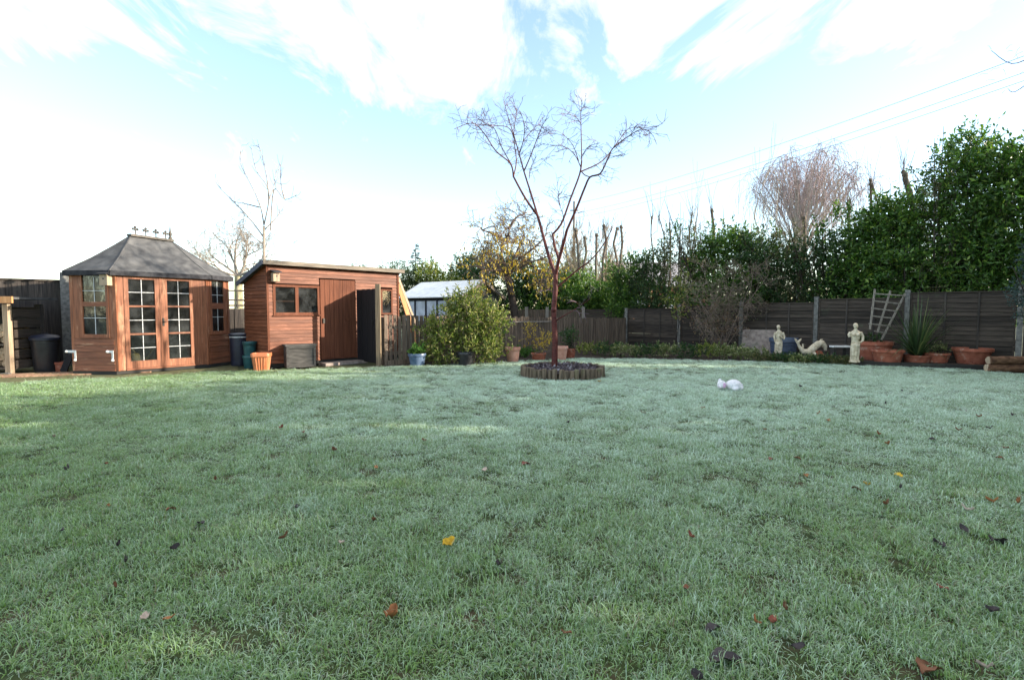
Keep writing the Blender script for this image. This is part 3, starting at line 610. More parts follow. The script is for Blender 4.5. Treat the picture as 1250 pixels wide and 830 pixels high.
for k in range(NB):
    za, zb = .12 + k * hb, .12 + (k + 1) * hb - .006; segs = [(.0, SF.L)]
    for oa, ob, oz0, oz1 in opens:
        if zb > oz0 + .02 and za < oz1 - .02:
            ns = []
            for a, b in segs:
                if ob <= a or oa >= b: ns.append((a, b)); continue
                if oa > a: ns.append((a, oa))
                if ob < b: ns.append((ob, b))
            segs = ns
    for a, b in segs:
        if b - a < .02: continue
        m_ = MB(); m_.hexa([SF.p(a, .020, za), SF.p(b, .020, za), SF.p(b, -.01, za), SF.p(a, -.01, za), SF.p(a, .007, zb), SF.p(b, .007, zb), SF.p(b, -.01, zb), SF.p(a, -.01, zb)]); m_.build('board', M['shed_h'], SB)
    hz = lambda s: BH + (FH - BH) * s / DS
    if zb <= BH: m_ = MB(); m_.hexa([SLW.p(0, .020, za), SLW.p(DS, .020, za), SLW.p(DS, -.01, za), SLW.p(0, -.01, za), SLW.p(0, .007, zb), SLW.p(DS, .007, zb), SLW.p(DS, -.01, zb), SLW.p(0, -.01, zb)]); m_.build('board', M['shed_h'], SB)
    else:
        sa2 = max(0, DS * (za - BH) / (FH - BH)); sb2 = DS * (zb - BH) / (FH - BH)
        m_ = MB(); SLW.quad(m_, [(sa2, za), (DS, za), (DS, zb), (min(sb2, DS - .01), zb)], -.01, .014); m_.build('board', M['shed_h'], SB)
for a, b in ((s1p, SRb), (SRb, SLb)):
    Wb = Wall(a, b); m_ = MB(); Wb.quad(m_, [(0, .1), (Wb.L, .1), (Wb.L, BH), (0, FH if Wb.L < 2 else BH)], -.02, 0); m_.build('end_wall' if Wb.L < 2 else 'back_wall', M['shed_h'], SB)
for s in (-.02, SF.L - .03):
    m_ = MB(); SF.box(m_, s, s + .05, .1, FH, .021, .036); m_.build('corner_trim', M['shed_v'], SB)
m_ = MB(); SF.box(m_, 0, SF.L, .02, .115, -DS, .0); m_.build('floor_bearer', M['sleeper'], SB)
wn = frame(SF, SB, w1a, w2b, wzb, wzt, .055, M['shed_v'], -.02, .028, 'window')
m_ = MB(); SF.box(m_, w1b, w2a, wzb, wzt, -.02, .026); m_.build('mullion', M['shed_v'], wn)
for a, b in ((w1a, w1b), (w2a, w2b)): m_ = MB(); SF.box(m_, a + .001, b - .001, wzb + .001, wzt - .001, 0, .004); m_.build('pane', M['glass'], wn)
m_ = MB(); SF.box(m_, w1a - .07, w2b + .07, wzb - .085, wzb - .056, .0, .05); m_.build('window_sill', M['shed_v'], wn)
wn = frame(SF, SB, w3a, w3b, w3z, w3t, .045, M['shed_v'], -.02, .028, 'window')
m_ = MB(); SF.box(m_, w3a + .001, w3b - .001, w3z + .001, w3t - .001, 0, .004); m_.build('pane', M['glass'], wn)
# plank door
m_ = MB(); SF.box(m_, dA, dB, .13, .16, -.01, .024); dr = m_.build('door', M['shed_v'], SB)
nbd = 8; bw = (dB - dA) / nbd
for k in range(nbd): m_ = MB(); SF.box(m_, dA + k * bw + .003, dA + (k + 1) * bw - .003, .162, dTz, -.005, .026 + .004 * (k % 2)); m_.build('plank', M['shed_v'], dr)
m_ = MB(); SF.box(m_, dB - .30, dB - .02, 1.12, 1.17, .032, .045); m_.build('latch_bar', M['shed_v'], dr)
m_ = MB(); SF.box(m_, dA + .05, dA + .10, 1.05, 1.17, .032, .055); m_.build('door_handle', M['brass'], dr)
m_ = MB(); SF.box(m_, dA - .10, dB + .1, .0, .07, .05, .42); m_.build('doorstep', M['slab'], SB)
# roof
ov = .13; rf = []
for s, d, z in ((-ov, .14, FH + .035), (SF.L + ov, .14, FH + .035), (SF.L + ov, -DS - .1, BH - .0), (-ov, -DS - .1, BH - .0)): rf.append(SF.p(s, d, z))
m_ = MB(); m_.hexa(rf + [p + np.array([0, 0, .045]) for p in rf]); roof = m_.build('roof', M['felt'], SB)
m_ = MB(); m_.beam((rf[0] + rf[0] + np.array([0, 0, .0])) / 2 + np.array([*SF.n, 0]) * .012, rf[1] + np.array([*SF.n, 0]) * .012, .022, .10); m_.build('fascia_board', M['fascia'], roof)
m_ = MB(); e3 = np.array([*SF.e, 0]) * .014; m_.beam(rf[3] - e3, rf[0] - e3, .022, .11); m_.build('barge_board', M['slate'], roof)
s_, z_ = spx(334, 344); bird_box(SF.p(max(s_, .14), .04, z_), SF, 'little pale bird box nailed to the brown shed wall', M['newpost'], .20, .15)
# long planks leaning on the shed's right end
for (x0, y0, x1, y1, wd) in ((480, 345, 504, 387, .10), (479, 356, 497, 392, .16)):
    pass
Wr = Wall(s1p + bk * .35, s1p + bk * .35 + np.array([.72, -.70]))
for k, (zt, out, off, lab) in enumerate(((2.30, 1.05, 0, 'long thin pale plank leaning against the shed end'), (2.12, .78, .0, 'wide orange plank leaning against the shed end'))):
    o2 = s1p + bk * (.05 + off); top_ = np.array([*(o2 + dirv(sa_) * .06), zt]); bot = np.array([*(o2 + dirv(sa_) * (.06 + out)), .0])
    m_ = MB(); m_.beam(bot, top_, .07 if k == 0 else .15, .03, up=(SF.n[0], SF.n[1], .2)); o_ = m_.build('leaning_plank', M['newpost'] if k == 0 else M['plank']); tag(o_, lab, 'plank')

# ------------------------------------------------------------------ dark gate, picket fence, back fence
gW = Wall(SF.p(SF.pix(435, 395)[0], .05), G(459.5, 445.5)); gtz = gW.pix(448, 353)[1]
T = thing('garden_gate', 'tall black plank gate standing beside the brown shed', 'gate', gW.p(0), gW.ang)
for k in range(7):
    bw = gW.L / 7; m_ = MB(); gW.box(m_, k * bw + .003, (k + 1) * bw - .003, .05, gtz - .01 * (k % 2), -.012, .012 + .003 * (k % 2)); m_.build('plank', M['gate'], T)
for z in (.3, 1.05, gtz - .25): m_ = MB(); gW.box(m_, .02, gW.L - .02, z, z + .09, -.045, -.0125); m_.build('rail', M['gate'], T)
m_ = MB(); m_.tube([gW.p(gW.L - .1, .016, 1.0), gW.p(gW.L - .1, .05, 1.0), gW.p(gW.L - .1, .05, 1.12), gW.p(gW.L - .1, .016, 1.12)], .008, 6); m_.build('handle', M['brass'], T)
pp = G(462.6, 446.5); ptz = A(462, 347, pp[1])[2]
m_ = MB(); m_.box(pp[0] - .055, pp[0] + .055, pp[1] - .05, pp[1] + .05, 0, ptz); o_ = m_.build('gate_post', M['brownpost']); tag(o_, 'tall pale square timber post beside the black gate', 'post')
fA = np.array([pp[0] + .1, pp[1] + .08]); fB = np.array([4.28, 19.75]); fW = Wall(fA, fB)
T = thing('picket_fence', 'low weathered brown picket fence running behind the leafy bush', 'fence', fW.p(0), fW.ang)
nb = 78; bw = fW.L / nb
for k in range(nb):
    t = k / nb; hh = 1.25 - .16 * t + rng.normal() * .012; m_ = MB(); g = .008 + abs(rng.normal()) * .008
    fW.box(m_, k * bw + g, (k + 1) * bw - g, .05, hh, .0, .018 + rng.random() * .006); m_.build('picket', M['picket'], T)
for z in (.3, .95):
    m_ = MB(); m_.beam(fW.p(0, -.03, z), fW.p(fW.L, -.03, z - .1), .04, .08); m_.build('rail', M['picket'], T)
m_ = MB(); q0, q1 = fW.pix(617, 394)[0], fW.pix(676, 394)[0]; m_.beam(fW.p(q0, .035, 1.03), fW.p(q1, .035, 1.02), .03, .03); m_.build('batten', M['trellis'], T)
for k in range(6): s = .05 + k * (fW.L - .1) / 5; m_ = MB(); fW.box(m_, s - .05, s + .05, 0, 1.2 - .15 * k / 5, -.15, -.055); m_.build('post', M['picket'], T)
m_ = MB(); fW.box(m_, 0, fW.L, .0, .12, .03, .06); m_.build('gravel_board', M['picket'], T)
bW = Wall(A(590, 380, 22.0), A(768, 380, 21.2))
T = thing('back_fence', 'taller grey board fence seen above the picket fence', 'fence', bW.p(0), bW.ang)
sd_ = bW.pix(713, 380)[0]; nb = 34
for k in range(nb):
    bw = sd_ / nb; m_ = MB(); bW.box(m_, k * bw + .004, (k + 1) * bw - .004, 0, 1.42 + rng.normal() * .01, 0, .02); m_.build('board', M['picket'], T)
for k in range(11): m_ = MB(); hh = 1.44 / 11; bW.box(m_, sd_ + .01, bW.L, k * hh, (k + 1) * hh - .006, 0, .015 + .006 * (k % 2)); m_.build('slat', M['dark_h'], T)
for x in (600, 643, 668, 712, 762): s = bW.pix(x, 380)[0]; m_ = MB(); bW.box(m_, s - .06, s + .06, 0, 1.53, .024, .13); m_.build('post', M['trellis'], T)

# ------------------------------------------------------------------ right-hand panel fence
PX = [4.35, 5.87, 7.38, 8.90, 10.42, 11.93, 13.45, 14.97]; PY = [19.90, 18.38, 16.87, 15.35, 13.84, 12.32, 10.80, 9.28]
PT = [1.46, 1.54, 1.61, 1.71, 1.84, 1.86, 1.88]
T = thing('panel_fence', 'dark overlapping slat fence with concrete posts below the evergreen hedge', 'fence', (PX[0], PY[0], 0), math.radians(-45))
def fence_d(x):
    """depth of the fence line at a photo column"""
    k = (x - 625) / F; t = (k * PY[0] - PX[0]) / ((PX[1] - PX[0]) - k * (PY[1] - PY[0])); return PY[0] + t * (PY[1] - PY[0])
for i in range(7):
    W_ = Wall((PX[i], PY[i]), (PX[i + 1], PY[i + 1])); z1 = PT[i]; m_ = MB()
    W_.box(m_, .07, W_.L - .07, z1 - .03, z1, -.035, .045); W_.box(m_, .065, .10, .06, z1 - .031, -.03, .035); W_.box(m_, W_.L - .10, W_.L - .065, .06, z1 - .031, -.03, .035)
    pn = m_.build('panel', M['dark_h'], T); ns = 15; hh = (z1 - .10) / ns
    for k in range(ns):
        za = .06 + k * hh; m_ = MB(); e1, e2 = rng.normal(0, .011, 2)
        m_.hexa([W_.p(.10, .030, za + e1), W_.p(W_.L - .10, .030, za + e2), W_.p(W_.L - .10, .018, za + e2), W_.p(.10, .018, za + e1), W_.p(.10, .006, za + hh * 1.12), W_.p(W_.L - .10, .006, za + hh * 1.12), W_.p(W_.L - .10, -.004, za + hh * 1.12), W_.p(.10, -.004, za + hh * 1.12)])
        m_.build('slat', M['dark_h'], pn)
    for s in (W_.L * .36, W_.L * .66): m_ = MB(); W_.box(m_, s - .02, s + .02, .05, z1 - .031, .033, .045); m_.build('upright', M['dark_v'], pn)
for i in range(8):
    z1 = (PT[min(i, 6)] if i else 1.40) + .07; m_ = MB(); m_.box(-.055, .055, -.055, .055, 0, z1); c_, s_ = math.cos(-math.pi / 4), math.sin(-math.pi / 4)
    v = m_.v[0]; m_.v[0] = np.column_stack([v[:, 0] * c_ - v[:, 1] * s_ + PX[i], v[:, 0] * s_ + v[:, 1] * c_ + PY[i], v[:, 2]]); m_.build('post', M['concrete'], T)

# ------------------------------------------------------------------ left boundary fence
lA = np.array([-15.2, 9.7]); lB = np.array([-5.6, 18.05]); lW = Wall(lA, lB)
T = thing('board_fence', 'dark upright board fence behind the summerhouse', 'fence', lW.p(0), lW.ang)
sp_ = lW.pix(81, 400)[0]; s_tr = lW.pix(240, 400)[0]; k = 0; s = 0.0
while s < lW.L - .15:
    hh = 2.10 if s < s_tr else 1.42; m_ = MB(); lW.box(m_, s - .008, s + .158, .05, hh + rng.normal() * .008, .019 * (k % 2), .018 + .019 * (k % 2)); m_.build('board', M['dark_v'], T); s += .15; k += 1
for z in (1.50, 1.66, 1.94): m_ = MB(); lW.box(m_, s_tr, lW.L, z, z + .045, .004, .024); m_.build('trellis_rail', M['dark_v'], T)
q = s_tr + .1
while q < lW.L: m_ = MB(); lW.box(m_, q, q + .03, 1.425, 1.94, .026, .04); m_.build('trellis_slat', M['dark_v'], T); q += .32
for x in (81,): s = lW.pix(x, 400)[0]; m_ = MB(); lW.box(m_, s - .085, s + .085, 0, lW.pix(x, 333 if x < 100 else 352)[1], .03, .15); m_.build('post', M['concrete'], T)
m_ = MB(); lW.box(m_, 0, s_tr, 2.085, 2.13, -.02, .06); m_.build('capping', M['dark_h'], T)

# ------------------------------------------------------------------ paving and borders
pvp = [G(-120, 473), G(0, 468), G(60, 465), G(92, 463), G(150, 461.5), G(260, 453), G(290, 452), G(291, 446), G(250, 447), G(143, 455), G(90, 452), G(60, 445), G(-120, 452)]
sheet('path', [tuple(p[:2]) for p in pvp][::-1] if False else [tuple(p[:2]) for p in pvp], -.003, M['moss'])
P_o = tag(bpy.data.objects.new('paving', None), kind='structure'); C.objects.link(P_o); pg = G(45, 458); P_o.location = pg; FR['paving'] = (pg, 0.0)
e1 = dirv(math.radians(20)); e2 = np.array([-e1[1], e1[0]])
for i in range(-6, 9):
    for j in range(-1, 4):
        c_ = pg[:2] + e1 * (i * .235 + (.117 if j % 2 else 0)) + e2 * (j * .125 - .1); dz = rng.uniform(0, .012)
        m_ = MB(); h1, h2 = e1 * .11, e2 * .056; q = [c_ - h1 - h2, c_ + h1 - h2, c_ + h1 + h2, c_ - h1 + h2]
        m_.hexa([(*p, -.002) for p in q] + [(*p, .02 + dz) for p in q]); m_.build('brick', M['paver'], P_o)
bed = [tuple(G(x, y)[:2]) for x, y in ((440, 449), (520, 447), (600, 443), (660, 439.5), (715, 438), (760, 438), (850, 440), (930, 441.5), (1000, 443), (1060, 446), (1150, 449), (1210, 453))] + [(11.9, 12.2), (4.35, 19.8), (-3.3, 13.4)]
sheet('flower_bed', bed, .006 - .010, M['soil'])
rb = [G(1048, 446), G(1213, 452.5)]; rW = Wall(rb[0], rb[1])
T = thing('sleeper_edging', 'dark low timber edging along the raised pot bed', 'edging', rW.p(0), rW.ang)
for k in range(3): m_ = MB(); L3 = rW.L / 3; rW.box(m_, k * L3 + .004, (k + 1) * L3 - .004, .0, .105, -.09, .0); m_.build('sleeper', M['sleeper'], T)
rbp = [tuple(rW.p(0, -.092)[:2]), tuple(rW.p(rW.L, -.092)[:2]), (11.7, 12.4), (9.1, 15.05)]
mb = MB(); mb.add([(x, y, 0) for x, y in rbp] + [(x, y, .095) for x, y in rbp], [(4, 5, 6, 7)] + [(i, (i + 1) % 4, 4 + (i + 1) % 4, 4 + i) for i in range(4)]); tag(mb.build('raised_bed', M['soil']), kind='structure')

# ------------------------------------------------------------------ pots and tubs
def pot(p, r, h, mat_, label, name='plant_pot', cat='pot', taper=.72, rim=True, sq=None, seg=28, ribs=0, soil=True, rotz=0, group=None):
    T = thing(name, label, cat, p, rotz, group); t = .018; r0 = r * taper
    prof = [(.001, 0), (r0, 0), (r0 + (r - r0) * .05, .01), (r0 + (r - r0) * .78, h * .78)]
    prof += [(r * 1.0, h * .79), (r * 1.04, h * .81), (r * 1.04, h * .985), (r * 1.03, h), (r - t, h), (r - t * 1.3, h * .8), (r0 - t, .03), (.001, .03)] if rim else [(r, h * .98), (r, h), (r - t, h), (r0 - t, .03), (.001, .03)]
    m_ = MB(); m_.lathe(prof, (0, 0, 0), seg, sq, close=False); m_.build('body', mat_, T, world=False, smooth=True)
    if soil:
        m_ = MB(); rs = r * .90; m_.lathe([(rs, h * .86), (rs * .5, h * .89), (.001, h * .90)], (0, 0, 0), 16, sq, close=False); m_.build('soil', M['soil'], T, world=False)
    if ribs:
        m_ = MB()
        for k in range(ribs):
            a = 6.283 * (k + .5) / ribs; kk = min(1 / max(abs(math.cos(a)), abs(math.sin(a))), sq) if sq else 1
            m_.tube([(math.cos(a) * (r0 * kk + .002), math.sin(a) * (r0 * kk + .002), .02), (math.cos(a) * (r0 + (r - r0) * .76) * kk, math.sin(a) * (r0 + (r - r0) * .76) * kk, h * .76)], .009, 4)
        m_.build('ribs', mat_, T, world=False)
    return T
# beside the summerhouse and shed
T = thing('dustbin', 'black round plastic dustbin with lid beside the log store', 'bin', G(47, 455.5) + np.array([0, .2, 0]))
m_ = MB(); m_.lathe([(.001, 0), (.20, 0), (.21, .03), (.25, .70), (.265, .71), (.265, .74), (.25, .745), (.001, .745)], (0, 0, 0), 28); m_.build('body', M['black'], T, world=False, smooth=True)
m_ = MB(); m_.lathe([(.272, .72), (.275, .77), (.22, .82), (.08, .845), (.001, .845)], (0, 0, 0), 28, close=False); m_.build('lid', M['navy'], T, world=False, smooth=True)
m_ = MB(); m_.tube([(-.06, 0, .84), (-.06, 0, .875), (.06, 0, .875), (.06, 0, .84)], .012, 6); m_.build('handle', M['black'], T, world=False)
p_ = G(75, 453.5); pot(p_, .15, .22, M['terra'], 'brown clay pot in shade beside the summerhouse corner', taper=.8)
m_ = MB(); q = G(86, 455.5); m_.beam(q + np.array([-.27, .12, .0]), q + np.array([-.04, .06, .38]), .16, .02, up=(0, -1, .3)); tag(m_.build('leaning_board', M['gate']), 'short black board propped against the summerhouse corner', 'board')
T = thing('water_butt', 'tall navy plastic bin in the gap between summerhouse and shed', 'bin', (-6.83, 13.1, 0))
m_ = MB(); m_.lathe([(.001, 0), (.19, 0), (.195, .03), (.215, .74), (.001, .74)], (0, 0, 0), 24); m_.build('body', M['navy'], T, world=False, smooth=True)
m_ = MB(); m_.lathe([(.20, .742), (.232, .745), (.232, .79), (.20, .80), (.001, .81)], (0, 0, 0), 24); m_.build('lid', M['navy'], T, world=False, smooth=True)
m_ = MB(); m_.lathe([(.218, .70), (.224, .70), (.224, .725), (.218, .725)], (0, 0, 0), 24, close=False); m_.build('rim_band', M['lead'], T, world=False)
pot((-6.28, 12.52, 0), .16, .30, M['teal'], 'lower teal plastic pot of a nested pair by the shed', soil=False, taper=.8)
pot((-6.28, 12.52, .27), .15, .36, M['teal'], 'upper teal plastic pot stacked on another by the shed', soil=False, taper=.8)
pot((*G(317, 452.8)[:2] + np.array([0, .1]), 0), .19, .40, M['orange'], 'bright orange ribbed square planter at the shed corner', name='planter', cat='planter', taper=.74, sq=1.28, seg=64, ribs=20, soil=False, rotz=.25)
qb = G(350, 450.8); T = thing('storage_box', 'weathered grey wooden box in front of the brown shed', 'box', qb, sa_ - math.radians(14))
bx, by, bz = .66, .36, .56; m_ = MB(); m_.box(.01, bx - .01, .01, by, .03, bz - .03); m_.build('body', M['greybox'], T, world=False)
m_ = MB(); m_.box(-.02, bx + .02, -.02, by + .02, bz - .028, bz + .008); m_.build('lid', M['greybox'], T, world=False)
for a, b, c_, d_ in ((0, .05, .03, bz - .03), (bx - .05, bx, .03, bz - .03), (.052, bx - .052, .03, .08), (.052, bx - .052, bz - .085, bz - .032)): m_ = MB(); m_.box(a, b, -.012, .008, c_, d_); m_.build('frame_strip', M['greybox'], T, world=False)
for k in range(3): m_ = MB(); m_.box(.1 + k * .2, .16 + k * .2, .02, .3, 0, .029); m_.build('foot', M['sleeper'], T, world=False)
# in front of the picket fence
pot(G(507.5, 447.5) + np.array([0, .2, 0]), .215, .31, M['bluepot'], 'blue glazed pot with leafy plant before the picket fence', taper=.78)
pot(G(567, 447) + np.array([0, .25, 0]), .22, .34, M['black'], 'dark pot half hidden under the big leafy bush', taper=.8)
pot(G(626, 442.3) + np.array([0, .2, 0]), .20, .39, M['pinkterra'], 'empty pale pink terracotta pot before the picket fence', taper=.70)
pot(G(658, 440.3) + np.array([0, .2, 0]), .21, .20, M['terra'], 'low terracotta pot holding the yellow shrub', taper=.8)
pot(G(685.5, 440) + np.array([0, .25, 0]), .20, .38, M['pinkterra'], 'pale terracotta pot behind the red tree trunk', taper=.72)
pot(G(698, 438) + np.array([0, .4, 0]), .16, .27, M['terra'], 'small reddish terracotta pot with tall-leaved plant', taper=.75)
# raised bed
RBZ = .095
TUB = np.array([(1067 - 625) / F * 13.75, 13.75, RBZ])
pot(TUB, .43, .47, M['terra'], 'large deep terracotta tub below the fan trellis', taper=.85, rim=True)
pot(G(1083, 441.5, RBZ), .34, .30, M['terra'], 'wide terracotta bowl in front of the large tub', taper=.80)
pot(G(1119, 441.5, RBZ), .30, .17, M['terra'], 'low terracotta bowl holding the strappy green plant', taper=.85)
pot(G(1147, 442.5, RBZ) + np.array([0, .1, 0]), .27, .23, M['terra'], 'small terracotta pot between the strappy plant and big bowl', taper=.78)
pot(G(1186, 443.5, RBZ), .385, .37, M['terra'], 'big rimmed terracotta bowl beside the stacked logs', taper=.72)
p_ = G(956, 437.5); p_[1] = 15.25; p_[0] = (957 - 625) / F * 15.25; T = pot(p_, .37, .58, M['bluetub'], 'blue plastic tub behind the small stone woman', name='tub', cat='tub', taper=.86)
m_ = MB()
for z in (.2, .36): m_.lathe([(.325 + z * .07, z), (.35 + z * .07, z + .01), (.325 + z * .07, z + .02)], (0, 0, 0), 28, close=False)
m_.build('hoop', M['bluetub'], T, world=False)
q0, q1 = A(906, 433, 16.45), A(946, 434, 15.95); W_ = Wall(q0[:2], q1[:2])
m_ = MB(); m_.hexa([W_.p(0, .22, 0), W_.p(W_.L, .22, 0), W_.p(W_.L, .15, 0), W_.p(0, .15, 0), W_.p(0, .02, .78), W_.p(W_.L, .02, .78), W_.p(W_.L, -.05, .78), W_.p(0, -.05, .78)]); tag(m_.build('paving_slab', M['slab']), 'pinkish grey stone slab leaning on the dark fence', 'slab')
# small stone bench slab
q = G(1026, 437); q[1] = 13.9; q[0] = (1026 - 625) / F * 13.9
T = thing('stone_shelf', 'small pale slab shelf left of the tall statue', 'shelf', q); m_ = MB(); m_.box(-.22, .24, -.1, .1, .40, .44); m_.build('top', M['white'], T, world=False)
for sx in (-.16, .17): m_ = MB(); m_.box(sx - .04, sx + .04, -.08, .08, 0, .399); m_.build('leg', M['sleeper'], T, world=False)
# stacked logs on the right
q = G(1211, 455); 
for k, (zz, off, lab) in enumerate(((.095, 0, 'lower of two orange-brown logs at the bed corner'), (.27, .02, 'upper of two orange-brown logs at the bed corner'))):
    m_ = MB(); a = q + np.array([off, .12, zz]); pts_ = [a + np.array([t, -.10 * t + rng.normal() * .006, rng.normal() * .004]) for t in np.linspace(0, 1.75, 8)]; m_.tube(pts_, [.088 + rng.normal() * .004 for _ in pts_], 12)
    T = thing('log', lab, 'log', q); m_.build('bark', M['redlog'], T, smooth=True); m_ = MB(); m_.tube([pts_[0] - np.array([.004, 0, 0]), pts_[0] + np.array([.01, 0, 0])], .083, 12); m_.build('cut_end', M['newpost'], T)

# ------------------------------------------------------------------ log store
q = G(12.5, 457.5); T = thing('log_store', 'open timber log store with pale corner post', 'log store', q)
X0, Y0 = q[0], q[1]
def lb(name, mat_, *b): m_ = MB(); m_.box(*b); return m_.build(name, mat_, T)
for dx, dy in ((0, .0), (0, .75), (-1.7, 0), (-1.7, .75)): lb('post', M['newpost'] if dy == 0 else M['dark_v'], X0 + dx - .055, X0 + dx + .055, Y0 + dy - .05, Y0 + dy + .05, .0, 1.50)
lb('foot_block', M['concrete'], X0 - .09, X0 + .08, Y0 - .12, Y0 - .052, 0, .05)
lb('front_beam', M['plank'], X0 - 2.0, X0 + .26, Y0 - .16, Y0 - .12, 1.52, 1.66)
lb('roof', M['felt'], X0 - 2.0, X0 + .26, Y0 - .118, Y0 + .95, 1.60, 1.65)
for k in range(6): lb('back_slat', M['dark_h'], X0 - 1.75, X0 + .05, Y0 + .802, Y0 + .82, .15 + k * .22, .34 + k * .22)
for k in range(6): lb('side_slat', M['dark_h'], X0 + .058, X0 + .075, Y0 + .06, Y0 + .69, .12 + k * .22, .30 + k * .22)
for z in (.12, .62): lb('shelf', M['picket'], X0 - 1.64, X0 - .058, Y0 - .04, Y0 + .69, z, z + .035)
kk = 0
for z0_ in (.16, .66):
    for r_ in range(3):
        for c_ in range(7):
            T2 = MB(); cx_ = X0 - .17 - c_ * .17 - (.08 if r_ % 2 else 0); cz_ = z0_ + .075 + r_ * .135; rr = rng.uniform(.062, .08)
            T2.tube([(cx_, Y0 + .02 + rng.random() * .06, cz_), (cx_ + rng.normal() * .01, Y0 + .6, cz_)], rr, 7); o_ = T2.build('firewood_log', M['firewood']); tag(o_, 'split firewood log stacked inside the open log store', 'log', 'firewood stacked in the log store')

# ------------------------------------------------------------------ tree ring and red-barked tree
T = thing('log_ring', 'round edging of short upright logs around the red-barked tree', 'edging', (*RING_C, 0)); RR = .83
proto = MB(); proto.lathe([(.001, 0), (.052, 0), (.054, .02), (.054, .20), (.046, .212), (.001, .214)], (0, 0, 0), 9); pm = None
nl = 48
for k in range(nl):
    a = 6.2832 * k / nl
    if pm is None: o_ = proto.build('log', M['logend'], T, world=False, smooth=True); pm = o_.data
    else: o_ = bpy.data.objects.new('log', pm); C.objects.link(o_); o_.parent = T
    o_.location = (RR * math.cos(a) + rng.normal() * .006, RR * math.sin(a) + rng.normal() * .006, -.005); o_.rotation_euler = (rng.normal() * .02, rng.normal() * .02, rng.random() * 6); s = rng.uniform(.93, 1.06); o_.scale = (1, 1, s)
m_ = MB(); vs_ = [(0, 0, .19)]; 
for i in range(1, 7):
    for j in range(36): a = j / 36 * 6.2832; rr = .80 * i / 6; vs_.append((rr * math.cos(a), rr * math.sin(a), .185 - .05 * (i / 6) ** 2 + rng.normal() * .008))
fs_ = [(0, 1 + j, 1 + (j + 1) % 36) for j in range(36)] + [(1 + (i - 1) * 36 + j, 1 + i * 36 + j, 1 + i * 36 + (j + 1) % 36, 1 + (i - 1) * 36 + (j + 1) % 36) for i in range(1, 6) for j in range(36)]
m_.add(vs_, fs_); m_.build('mulch', M['bark_mulch'], T, world=False, smooth=True)
TB = np.array([A(677, 447, 11.0)[0], 11.0, .14])
T = thing('cherry_tree', 'bare tree with glossy red trunk rising from the log ring', 'tree', TB)
fr_ = np.random.default_rng(5); n_ = 900; aa = fr_.random(n_) * 6.283; rr_ = .76 * np.sqrt(fr_.random(n_)); c_ = np.column_stack([RING_C[0] + rr_ * np.cos(aa), RING_C[1] + rr_ * np.sin(aa), .19 - .05 * (rr_ / .8) ** 2 + fr_.random(n_) * .012])
RT = [o for o in C.objects if o.name == 'log_ring'][0]
leaves('leaf_litter', leafmat('litter', (.03, .022, .025), (.14, .11, .12), (.33, .31, .34), rough=.8, trans=.05), c_, .075, .05, RT, axis=(0, 0, .05), spread=1.0)
def ax_(x, y): return (540 + x / 4.15, 100 + y / 4.15)
def bx_(x, y): return (560 + x / 4.464, 230 + y / 4.464)
mt = MB()
tr = polybranch([(676.7, 452), (677.2, 430), (677.5, 412.5), (676, 378), (678, 354.7), (677.8, 335.3)], 11.0, .0, .066, .047, 12, mt)
mt.tube([tr[0] - np.array([0, 0, .1]), tr[0], tr[1]], [.10, .085, .068], 12); mt.ball(A(676, 378, 10.97), .06, 10, 7)
mt.build('trunk', M['redbark'], T, smooth=True)
lim = MB(); B = []
def br(p, d0, d1, r0, r1): o = polybranch(p, 11.0 + d0, d1 - d0, r0, r1, 7, lim); B.append((o, r0, r1)); return o
br([(677.8, 337), bx_(490, 370), bx_(460, 260), bx_(430, 150)], 0, .25, .040, .029)
br([bx_(430, 150), ax_(420, 590), ax_(360, 480)], .25, .1, .026, .019)
br([ax_(360, 480), ax_(345, 415), ax_(270, 350), ax_(210, 260), ax_(150, 210), ax_(60, 240)], .1, -.6, .017, .005)
br([ax_(360, 480), ax_(375, 400), ax_(362, 270), ax_(380, 120)], .1, .5, .016, .004)
br([ax_(350, 420), ax_(300, 330), ax_(265, 240), ax_(210, 215)], .1, .3, .012, .004)
br([ax_(365, 285), ax_(330, 230), ax_(240, 220), ax_(190, 190)], .35, -.2, .010, .004)
br([bx_(430, 150), ax_(450, 570), ax_(415, 460), ax_(390, 370), ax_(362, 270), ax_(330, 170), ax_(310, 90)], .25, .9, .024, .004)
br([ax_(415, 450), ax_(445, 380), ax_(480, 290), ax_(510, 215), ax_(540, 180)], .45, .2, .015, .004)
br([ax_(385, 370), ax_(410, 300), ax_(415, 220), ax_(395, 150)], .6, .1, .012, .004)
br([ax_(410, 300), ax_(470, 230), ax_(500, 215)], .5, .9, .009, .004)
br([ax_(440, 490), ax_(450, 430), ax_(510, 385)], .4, .8, .008, .003)
br([(677.8, 337), bx_(545, 390), bx_(565, 320), bx_(590, 225)], 0, -.25, .040, .028)
br([bx_(545, 388), bx_(524, 320), bx_(512, 250)], -.05, .2, .028, .024)
br([bx_(512, 250), bx_(560, 190), ax_(650, 590), ax_(695, 470), ax_(706, 400)], .2, .1, .024, .016)
br([ax_(706, 400), ax_(704, 300), ax_(702, 200), ax_(704, 140), ax_(735, 125)], .1, .3, .013, .004)
br([ax_(702, 215), ax_(670, 175), ax_(600, 160)], .2, -.3, .008, .003)
br([ax_(700, 430), ax_(670, 370), ax_(620, 330), ax_(545, 320)], .1, .6, .011, .004)
br([ax_(706, 380), ax_(740, 330), ax_(800, 310)], .1, -.4, .010, .004)
br([ax_(690, 400), ax_(660, 320), ax_(610, 265)], .1, -.5, .010, .004)
br([ax_(702, 455), ax_(790, 415), ax_(840, 370), ax_(900, 290), ax_(950, 235), ax_(1030, 235)], .1, .7, .015, .004)
